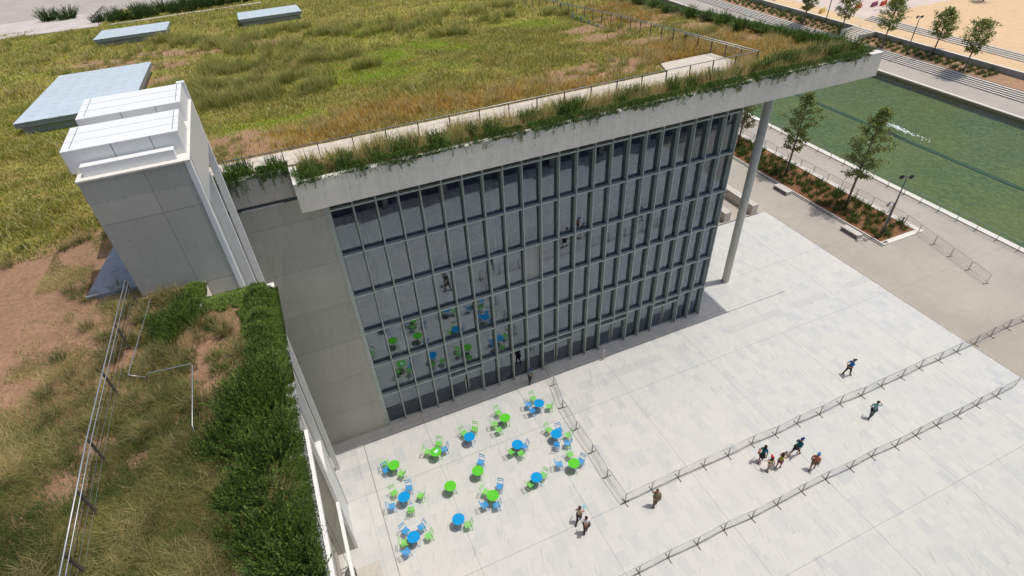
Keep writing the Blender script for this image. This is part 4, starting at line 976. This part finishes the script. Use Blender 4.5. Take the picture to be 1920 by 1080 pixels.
# bent tube hoops
def hoop(label, pts):
    tag(MB().tube([(p[0], p[1], p[2]) for p in pts], .017, 8).build('tube_hoop', M['galv'], None, True), label, 'metal tube')
zz = 22.28
hoop('bent galvanised tube hoop lying low over the dry grass of the near terrace', [(-6.2, 15.75, zz - .25), (-6.04, 15.8, zz), (-4.85, 15.66, zz), (-4.77, 15.55, zz), (-4.76, 13.0, zz), (-4.76, 12.8, zz - .3)])
hoop('bent galvanised tube hoop among weeds close to the near railing', [(-6.15, 20.0, zz - .3), (-6.2, 19.9, zz), (-6.62, 16.1, zz), (-6.6, 15.98, zz), (-6.2, 15.9, zz - .2)])
hoop('low metal tube loop in the planted strip of the library roof', [(9.3, 28.9, 21.5), (9.3, 28.9, 21.95), (12.9, 28.9, 21.95), (12.9, 28.9, 21.5)])

# ------------------------------------------------------------------ skylights
def skylight(x0, x1, y0, y1, label):
    t = thing('roof_skylight', label, 'skylight', (x0, y0, 0), 0, 'low grey roof lights in the meadow')
    za, zb_ = float(zr(y0)), float(zr(y1)); L = y1 - y0; Wd = x1 - x0
    def slab(d0, d1, inset): 
        a, b = inset, inset
        return MB().add([(a, b, za + d0), (Wd - a, b, za + d0), (Wd - a, L - b, zb_ + d0), (a, L - b, zb_ + d0), (a, b, za + d1), (Wd - a, b, za + d1), (Wd - a, L - b, zb_ + d1), (a, L - b, zb_ + d1)], [(0, 3, 2, 1), (4, 5, 6, 7), (0, 1, 5, 4), (1, 2, 6, 5), (2, 3, 7, 6), (3, 0, 4, 7)])
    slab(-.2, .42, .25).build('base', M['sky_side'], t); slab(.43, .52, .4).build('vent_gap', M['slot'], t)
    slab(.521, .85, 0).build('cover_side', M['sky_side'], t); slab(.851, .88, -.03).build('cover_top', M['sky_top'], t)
skylight(-16.4, -9.3, 46.5, 60.9, 'large low grey tiled roof light just behind the white tower boxes')
skylight(-16.5, -9.2, 78.6, 85.0, 'long low grey roof light at the far left of the roof meadow')
skylight(-1.4, 5.75, 78.4, 84.3, 'pale grey roof light half hidden by tall grass at the top of the meadow')

# park items, top left
for i in range(8):
    a = i * 1.45
    t = thing('lamp_bollard', 'short hooked dark path light, %s of the row along the pale path at top left' % ORD[i], 'path light', (-18.9 - .05 * i, 97.2 + a * 1.1, float(zr(97.2 + a * 1.1))), 0, 'hooked path lights at top left')
    MB().tube([(0, 0, 0), (0, 0, 1.0), (-.1, 0, 1.08), (-.6, 0, 1.10)], .045, 6).build('post', M['slot'], t, True); MB().box(-.62, -.3, -.06, .06, 1.03, 1.07).build('light_head', M['lamp'], t)
t = thing('traffic_cone', 'small red and white traffic cone on the path at the top left corner', 'cone', (-27.5, 110.8, float(zr(110.8)) + .12))
MB().tube([(0, 0, .03), (0, 0, 1.0)], [.26, .05], 12).build('body', plain('red_cone_plastic', (.6, .03, .05), .5), t, True); MB().tube([(0, 0, .5), (0, 0, .72)], [.155, .105], 12).build('stripe', M['white'], t, True); MB().box(-.32, .32, -.32, .32, 0, .03).build('base', M['slot'], t)

# ------------------------------------------------------------------ trees
def tree(name, label, x, y, z, h, rc, nleaf, ls, seed, lean=(0, 0), c0=(.10, .14, .035), c1=(.30, .33, .10), crown0=.28, group=None):
    rg = np.random.default_rng(seed); rnd = random.Random(seed)
    t = thing(name, label, 'tree', (x, y, z), 0, group); m = MB()
    top = Vector((lean[0], lean[1], h)); cur = lambda s: Vector((lean[0] * s ** 1.3, lean[1] * s ** 1.3, h * s))
    m.tube([cur(k / 7) for k in range(8)], [.13 * (1 - k / 7.6) + .012 for k in range(8)], 8)
    tips = []
    nb = 34
    for i in range(nb):
        s0 = crown0 + (.97 - crown0) * i / nb; a = i * 2.4 + rnd.uniform(-.4, .4)
        q = (s0 - crown0) / (1 - crown0)
        L = rc * (math.sin(math.pi * min(1, (q * .85 + .18))) ** .8) * rnd.uniform(.6, 1.15)
        p0 = cur(s0); d = Vector((math.cos(a), math.sin(a), rnd.uniform(.45, .9)))
        p1 = p0 + d * L * .55; p2 = p1 + Vector((d.x, d.y, d.z * .5 + .1)) * L * .5
        m.tube([p0, p1, p2], [.035 * (1.2 - q), .02, .008], 5)
        for k in range(3):
            b = rnd.uniform(.35, .9); s_ = p0.lerp(p2, b); e = s_ + Vector((rnd.gauss(0, .5), rnd.gauss(0, .5), rnd.uniform(0, .5))) * L * .45
            m.tube([s_, e], [.012, .005], 4, False); tips.append((s_, e))
        tips.append((p1, p2)); tips.append((p0.lerp(p2, .3), p1))
    m.build('trunk', M['bark'], t, True)
    ti = rg.integers(0, len(tips), nleaf); A = np.array([tuple(a) for a, b in tips]); Bp = np.array([tuple(b) for a, b in tips]); u = rg.random(nleaf)[:, None]
    wgt = rg.random(len(tips)); keep = rg.random(nleaf) < (.25 + wgt[ti]); ti = ti[keep]; u = u[keep]; nl = len(ti)
    P = A[ti] * (1 - u) + Bp[ti] * u + rg.normal(0, .17 * rc / 2., (nl, 3)) * np.array([1, 1, .8])
    d = rg.normal(0, 1, (nl, 3)); d[:, 2] *= .6; d /= np.linalg.norm(d, axis=1)[:, None]; e = np.cross(d, rg.normal(0, 1, (nl, 3))); e /= np.linalg.norm(e, axis=1)[:, None]
    sz = (ls * rg.uniform(.6, 1.3, nl))[:, None]
    V = np.stack([P, P + d * sz * .5 + e * sz * .35, P + d * sz, P + d * sz * .5 - e * sz * .35], 1).reshape(-1, 3); i = np.arange(nl)[:, None] * 4
    Fc = np.concatenate([i + [0, 1, 2], i + [0, 2, 3]], 1).reshape(-1, 3)
    q = np.clip(rg.random(nl) * .7 + wgt[ti] * .3, 0, 1)[:, None]; cc = np.array(c0) * (1 - q) + np.array(c1) * q
    o = mesh_from('crown', V, Fc, np.repeat(cc, 4, 0), M['leaf'], t)
    return t
tree('plane_tree', 'slender sparse tree in the near bed, left one of the two over the pool', 54.98, 45.26, .05, 10.3, 2.0, 5200, .21, 1, (.5, .2), group='young trees in the near bed')
tree('plane_tree', 'taller sparse tree in the near bed, beside the twin lamp post', 55.28, 36.55, .05, 11.4, 2.3, 7000, .21, 2, (.7, .1), group='young trees in the near bed')
tree('plane_tree', 'small pale-leaved tree half hidden behind the glass corner', 55.6, 54.6, .05, 7.6, 2.1, 4500, .22, 3, (.2, 0), c0=(.10, .12, .03), c1=(.30, .28, .12), group='young trees in the near bed')
for i, (x, y, l, h, rc) in enumerate([(102.9, 72.3, 'broad young tree over the sand in the far bed, just right of the garden stairs', 8.3, 2.6), (103.9, 82.4, 'young tree in the far bed directly left of the garden stairs', 7.6, 2.3), (103.2, 91.2, 'young tree in the far bed beside the yellow road barrier', 7.0, 2.0), (106.1, 65.0, 'young tree at the right end of the far bed, right of the slim lamp post', 7.6, 2.4), (103.5, 57.5, 'young tree in the far bed close to the right frame edge', 7.8, 2.4)]):
    tree('plane_tree', l, x, y, .8, h, rc, 4600, .26, 40 + i, (.25, 0), c0=(.11, .15, .035), c1=(.38, .42, .12), crown0=.34, group='young trees in the far bed')
for i, (x, y, l) in enumerate([(127., 88., 'distant young tree on the sand plateau at the top edge'), (140., 80., 'distant staked young tree at the top right corner')]):
    tree('plane_tree', l, x, y, 2.4, 6.5, 1.8, 2500, .28, 60 + i, group='young trees on the sand plateau')

# ------------------------------------------------------------------ people
def skinned(name, nodes, edges, mat, parent, sub=1, root=0):
    """nodes: {k:(pos,radius)}  -> one continuous surface"""
    keys = list(nodes); idx = {k: i for i, k in enumerate(keys)}
    me = bpy.data.meshes.new('tmp'); me.from_pydata([tuple(nodes[k][0]) for k in keys], [(idx[a], idx[b]) for a, b in edges], [])
    o = bpy.data.objects.new('tmp', me); col.objects.link(o)
    o.modifiers.new('skin', 'SKIN')
    if not me.skin_vertices: 
        me.attributes.new('skin', 'FLOAT', 'POINT')
    sv = me.skin_vertices[0].data
    for k, i in idx.items():
        r_ = nodes[k][1]; sv[i].radius = (r_, r_) if not hasattr(r_, '__len__') else r_; sv[i].use_root = (i == root)
    s_ = o.modifiers.new('sub', 'SUBSURF'); s_.levels = s_.render_levels = sub
    dg = bpy.context.evaluated_depsgraph_get(); dg.update(); m2 = bpy.data.meshes.new_from_object(o.evaluated_get(dg)); m2.name = name
    bpy.data.objects.remove(o); bpy.data.meshes.remove(me); m2.materials.clear(); m2.shade_smooth()
    return link(name, m2, mat, parent)
CM = {}
def cloth(c):
    k = 'cloth_%d_%d_%d' % tuple(int(x * 100) for x in c)
    if k not in CM: CM[k] = plain(k.replace('cloth', 'woven_cloth'), c, .85, var=.12, vs=12)
    return CM[k]
def person(x, y, heading, label, H=1.74, shirt=(.2, .2, .2), pants=(.05, .05, .06), stride=.25, arms=None, hair='short', hairc=(.03, .02, .015), cap=None, shorts=False, skirt=False, sleeve=True, bag=None, item=None, lean=.05, slim=1., skin=(.42, .25, .17)):
    """local frame: +y is forward, +x is the person's right"""
    t = thing('person', label, 'person', (x, y, 0), R(heading) - math.pi / 2); k = H / 1.74
    V_ = lambda a, b, c: Vector((a * k, b * k, c * k))
    f = lean
    N = {'pelvis': (V_(0, 0, .95), .125 * slim), 'waist': (V_(0, f * .3, 1.08), .112 * slim), 'chest': (V_(0, f * .8, 1.30), (.15 * slim, .115 * slim)), 'neck0': (V_(0, f, 1.455), .062), 'neck': (V_(0, f + .02, 1.52), .05), 'jaw': (V_(0, f + .05, 1.575), .06), 'head': (V_(0, f + .045, 1.645), .088), 'top': (V_(0, f + .03, 1.70), .065),
         'nose': (V_(0, f + .155, 1.625), .012)}
    Ed = [('pelvis', 'waist'), ('waist', 'chest'), ('chest', 'neck0'), ('neck0', 'neck'), ('neck', 'jaw'), ('jaw', 'head'), ('head', 'top'), ('head', 'nose')]
    arms = arms or {}
    A = {}
    for s_, sd in ((1, 'r'), (-1, 'l')):
        hip = V_(s_ * .095, 0, .90); st_ = stride * s_ * (1 if stride else 0)
        knee = V_(s_ * .10, st_ * .55 + .04, .50); ank = V_(s_ * .10, st_ - .02 if st_ > 0 else st_ * 1.25, .085 if st_ >= 0 else .12); toe = ank + V_(0, .17, -.045)
        N['hip' + sd] = (hip, .095 * slim); N['knee' + sd] = (knee, .058 * slim); N['calf' + sd] = (knee.lerp(ank, .35) + V_(0, -.02, 0), .055 * slim); N['ank' + sd] = (ank, .038); N['toe' + sd] = (toe, .036)
        Ed += [('pelvis', 'hip' + sd), ('hip' + sd, 'knee' + sd), ('knee' + sd, 'calf' + sd), ('calf' + sd, 'ank' + sd), ('ank' + sd, 'toe' + sd)]
        sh = V_(s_ * .185 * slim, f, 1.41); el, ha = arms.get(sd, ((s_ * .25, -st_ * .4 - .02, 1.13), (s_ * .25, -st_ * .8 + .08, .88)))
        el = V_(*el); ha = V_(*ha); A[sd] = (el, ha)
        N['sh' + sd] = (sh, .062 * slim); N['el' + sd] = (el, .042 * slim); N['wr' + sd] = (ha, .026)
        d = (ha - el).normalized(); palm = ha + d * .065 * k; N['palm' + sd] = (palm, (.038, .02))
        Ed += [('neck0', 'sh' + sd), ('sh' + sd, 'el' + sd), ('el' + sd, 'wr' + sd), ('wr' + sd, 'palm' + sd)]
    body = skinned('body', N, Ed, plain('skin_tone', skin, .55, var=.05, vs=10) if skin != (.42, .25, .17) else M['skin'], t)
    # fingers: five separate tapered chains on each hand
    for sd in 'rl':
        el, ha = A[sd]; d = (ha - el).normalized(); sx = d.cross(Vector((0, 1, .3))).normalized(); nrm = d.cross(sx); m = MB(); base = ha + d * .085 * k
        for q in range(4):
            b0 = base + sx * (q - 1.5) * .019 * k; L = (.072, .082, .078, .062)[q] * k
            m.tube([b0 - d * .02, b0 + d * L * .5 + nrm * .006, b0 + d * L + nrm * .024], [.0095, .0085, .0065], 6)
        b0 = ha + d * .03 * k + sx * .032 * k; m.tube([b0 - sx * .01, b0 + sx * .022 + d * .03, b0 + sx * .03 + d * .058 + nrm * .01], [.011, .010, .007], 6)
        m.build('finger', body.data.materials[0], body, True)
    hd = N['head'][0]
    MB().ell((-.032 * k, hd.y + .083, hd.z - .005), .011, .008, .008, 6, 4).ell((.032 * k, hd.y + .083, hd.z - .005), .011, .008, .008, 6, 4).build('eye', M['slot'], body, True)
    MB().ell((0, hd.y + .078, hd.z - .062), .024, .008, .007, 6, 4).build('mouth', plain('lip_tone', (.35, .12, .10), .5), body, True)
    MB().ell((-.09 * k, hd.y, hd.z - .01), .012, .02, .03, 6, 4).ell((.09 * k, hd.y, hd.z - .01), .012, .02, .03, 6, 4).build('ear', body.data.materials[0], body, True)
    # clothes
    g = 1.17
    def sub(ks, es, gg, nm, c, extra=None, root=0):
        nn = {q: (N[q][0], tuple(r_ * gg for r_ in N[q][1]) if hasattr(N[q][1], '__len__') else N[q][1] * gg) for q in ks}
        if extra: nn.update(extra)
        return skinned(nm, nn, es, cloth(c), t, 1, root)
    sleeves = {}
    es = [('pelvis', 'waist'), ('waist', 'chest'), ('chest', 'neck0')]
    ks = ['pelvis', 'waist', 'chest', 'neck0']; ex = {}
    for sd in 'rl':
        if sleeve:
            e = N['sh' + sd][0].lerp(N['el' + sd][0], .75); ex['sl' + sd] = (e, .062); ks.append('sh' + sd); es += [('neck0', 'sh' + sd), ('sh' + sd, 'sl' + sd)]
        else: ks.append('sh' + sd); es += [('neck0', 'sh' + sd)]
    nn_ks = list(ks)
    sub(nn_ks, es, g, 'shirt', shirt, ex)
    if skirt:
        m = MB(); P0 = N['waist'][0]; m.tube([tuple(P0 - Vector((0, 0, .04))), tuple(V_(0, 0, .88)), tuple(V_(0, .03, .62))], [.135, .175, .22], 14); m.build('skirt', cloth(pants), t, True)
    else:
        end = .55 if shorts else 1.
        ks = ['pelvis', 'hipr', 'hipl']; es = [('pelvis', 'hipr'), ('pelvis', 'hipl')]; ex = {}
        for sd in 'rl':
            if shorts: ex['e' + sd] = (N['hip' + sd][0].lerp(N['knee' + sd][0], .85), .092 * slim); es.append(('hip' + sd, 'e' + sd))
            else:
                ks += ['knee' + sd, 'calf' + sd, 'ank' + sd]; es += [('hip' + sd, 'knee' + sd), ('knee' + sd, 'calf' + sd), ('calf' + sd, 'ank' + sd)]
        sub(ks, es, 1.22, 'shorts' if shorts else 'trousers', pants, ex)
    for sd in 'rl':
        a = N['ank' + sd][0]; MB().ell((a.x, a.y + .065, a.z - .03), .05, .135, .052, 8, 6).build('shoe', cloth((.05, .045, .04)), t, True)
    # hair / cap
    hc = cloth(hairc); hz = hd.z + .02
    if hair == 'long': MB().ell((0, hd.y - .02, hz), .112, .118, .118, 12, 8, 0, 1.9).ell((0, hd.y - .075, hd.z - .10), .105, .06, .17, 10, 7).build('hair', hc, t, True)
    elif hair == 'bun': MB().ell((0, hd.y - .02, hz), .108, .115, .112, 12, 8, 0, 1.8).ell((0, hd.y - .12, hd.z + .03), .05, .05, .05, 8, 6).build('hair', hc, t, True)
    else: MB().ell((0, hd.y - .018, hz), .102, .112, .105, 12, 7, 0, 1.65).build('hair', hc, t, True)
    if cap is not None: MB().ell((0, hd.y - .005, hz + .015), .112, .122, .112, 12, 5, 0, 1.45).box(-.07, .07, hd.y + .08, hd.y + .20, hz + .035, hz + .05).build('cap', cloth(cap), t, True)
    if bag:
        bx, by, bz, sx, sy, sz, bc, nm = bag
        tg = tag(MB().box(-sx, sx, -sy, sy, -sz, sz).build(nm, cloth(bc), None, bevel=.03), '', '')
        return t, tg
    return t
def carried(o, p, loc, label, cat):
    o.matrix_world = Matrix.Translation(p.location) @ Matrix.Rotation(p.rotation_euler.z, 4, 'Z') @ Matrix.Translation(loc)
    tag(o, label, cat)
def hold(name, p, loc, dims, c, label, cat, rot=0.):
    o = MB().box(-dims[0], dims[0], -dims[1], dims[1], -dims[2], dims[2]).build(name, cloth(c), None, bevel=min(dims) * .4)
    o.matrix_world = Matrix.Translation(p.location) @ Matrix.Rotation(p.rotation_euler.z, 4, 'Z') @ Matrix.Translation(loc) @ Matrix.Rotation(rot, 4, 'X'); tag(o, label, cat); return o
BACK = {'r': ((.27, -.12, 1.14), (.07, -.17, 1.0)), 'l': ((-.27, -.12, 1.14), (-.07, -.17, 1.02))}
person(35.25, 18.2, -15, 'man in blue shirt walking with hands behind his back above the upper barriers', 1.72, (.04, .17, .42), (.045, .045, .05), .24, BACK, cap=(.03, .03, .035), lean=.10)
p = person(33.42, 14.4, 40, 'man in pale teal shirt with a shoulder bag, raising a hand to his head', 1.78, (.22, .47, .47), (.11, .125, .13), .20, {'r': ((.33, .10, 1.45), (.15, .14, 1.62))}, lean=.04)
hold('shoulder_bag', p, (-.19, -.06, .95), (.05, .13, .10), (.02, .02, .025), 'small black shoulder bag worn by the man in the pale teal shirt', 'bag')
p = person(23.65, 14.9, 35, 'woman with long dark hair, teal top and black skirt, with brown bag', 1.68, (.0, .12, .16), (.015, .015, .02), .22, None, 'long', (.035, .015, .01), skirt=True, slim=.97, lean=.08)
hold('handbag', p, (-.27, -.12, 1.15), (.07, .17, .13), (.27, .12, .05), 'brown handbag on the back of the dark haired woman in the teal top', 'bag')
person(23.65, 14.15, 60, 'girl in red cap and pale yellow top walking beside the woman in teal', 1.42, (.55, .46, .20), (.45, .32, .30), .20, {'l': ((-.30, .02, 1.22), (-.42, .05, 1.22))}, 'long', (.03, .015, .01), cap=(.50, .02, .03), sleeve=False, slim=.85, skin=(.46, .27, .2))
p = person(24.35, 14.0, 20, 'woman in yellow and green top and pink shorts lifting a camera', 1.62, (.42, .40, .06), (.30, .08, .09), .14, {'r': ((.30, .18, 1.28), (.12, .34, 1.50)), 'l': ((-.24, .20, 1.28), (-.03, .36, 1.50))}, 'long', (.05, .025, .015), shorts=True, sleeve=False, slim=.9)
hold('camera', p, (.04, .42, 1.47), (.06, .035, .04), (.02, .02, .025), 'small dark camera held up by the woman in the yellow top', 'camera')
person(26.05, 14.3, 5, 'man in dark teal shirt, navy cap and black shorts striding ahead of the group', 1.80, (.0, .10, .12), (.02, .022, .025), .42, None, cap=(.02, .03, .13), shorts=True, lean=.16, skin=(.36, .2, .13))
person(26.31, 12.95, 25, 'man in salmon shirt and blue cap walking just above the lower barriers', 1.70, (.50, .16, .10), (.14, .12, .09), .22, {'l': ((-.30, -.08, 1.14), (-.12, -.14, .98))}, cap=(.06, .16, .42), shorts=True, slim=1.08, lean=.06)
person(15.2, 15.2, 60, 'man in khaki clothes with a hand on his head near the barrier corner', 1.75, (.24, .19, .115), (.20, .165, .10), .16, {'l': ((-.34, .02, 1.52), (-.12, .0, 1.66))}, hairc=(.10, .055, .03), slim=1.12)
p = person(10.15, 16.3, 50, 'woman in beige sleeveless top and dark trousers with a pale blue leaflet', 1.68, (.50, .37, .24), (.04, .04, .045), .30, {'r': ((.27, .10, 1.18), (.20, .36, 1.12))}, 'bun', (.05, .025, .02), sleeve=False, slim=.92)
hold('leaflet', p, (.21, .50, 1.12), (.10, .075, .004), (.20, .55, .66), 'pale turquoise leaflet held by the woman in the beige top', 'leaflet', .5)
p = person(10.2, 15.5, 70, 'man in white shirt with a brown backpack, just below the woman in beige', 1.74, (.68, .67, .70), (.04, .042, .045), .14, None, hairc=(.02, .015, .012), slim=1.05)
hold('backpack', p, (-.05, -.21, 1.22), (.11, .065, .15), (.25, .13, .09), 'brown backpack on the back of the man in the white shirt', 'backpack')
person(12.31, 28.35, -95, 'guard in light blue shirt and blue cap in the shade by the glass wall', 1.74, (.17, .27, .40), (.03, .035, .05), .14, {'r': ((.26, .02, 1.15), (.05, .20, 1.12)), 'l': ((-.26, .02, 1.15), (-.05, .20, 1.14))}, cap=(.03, .06, .20))
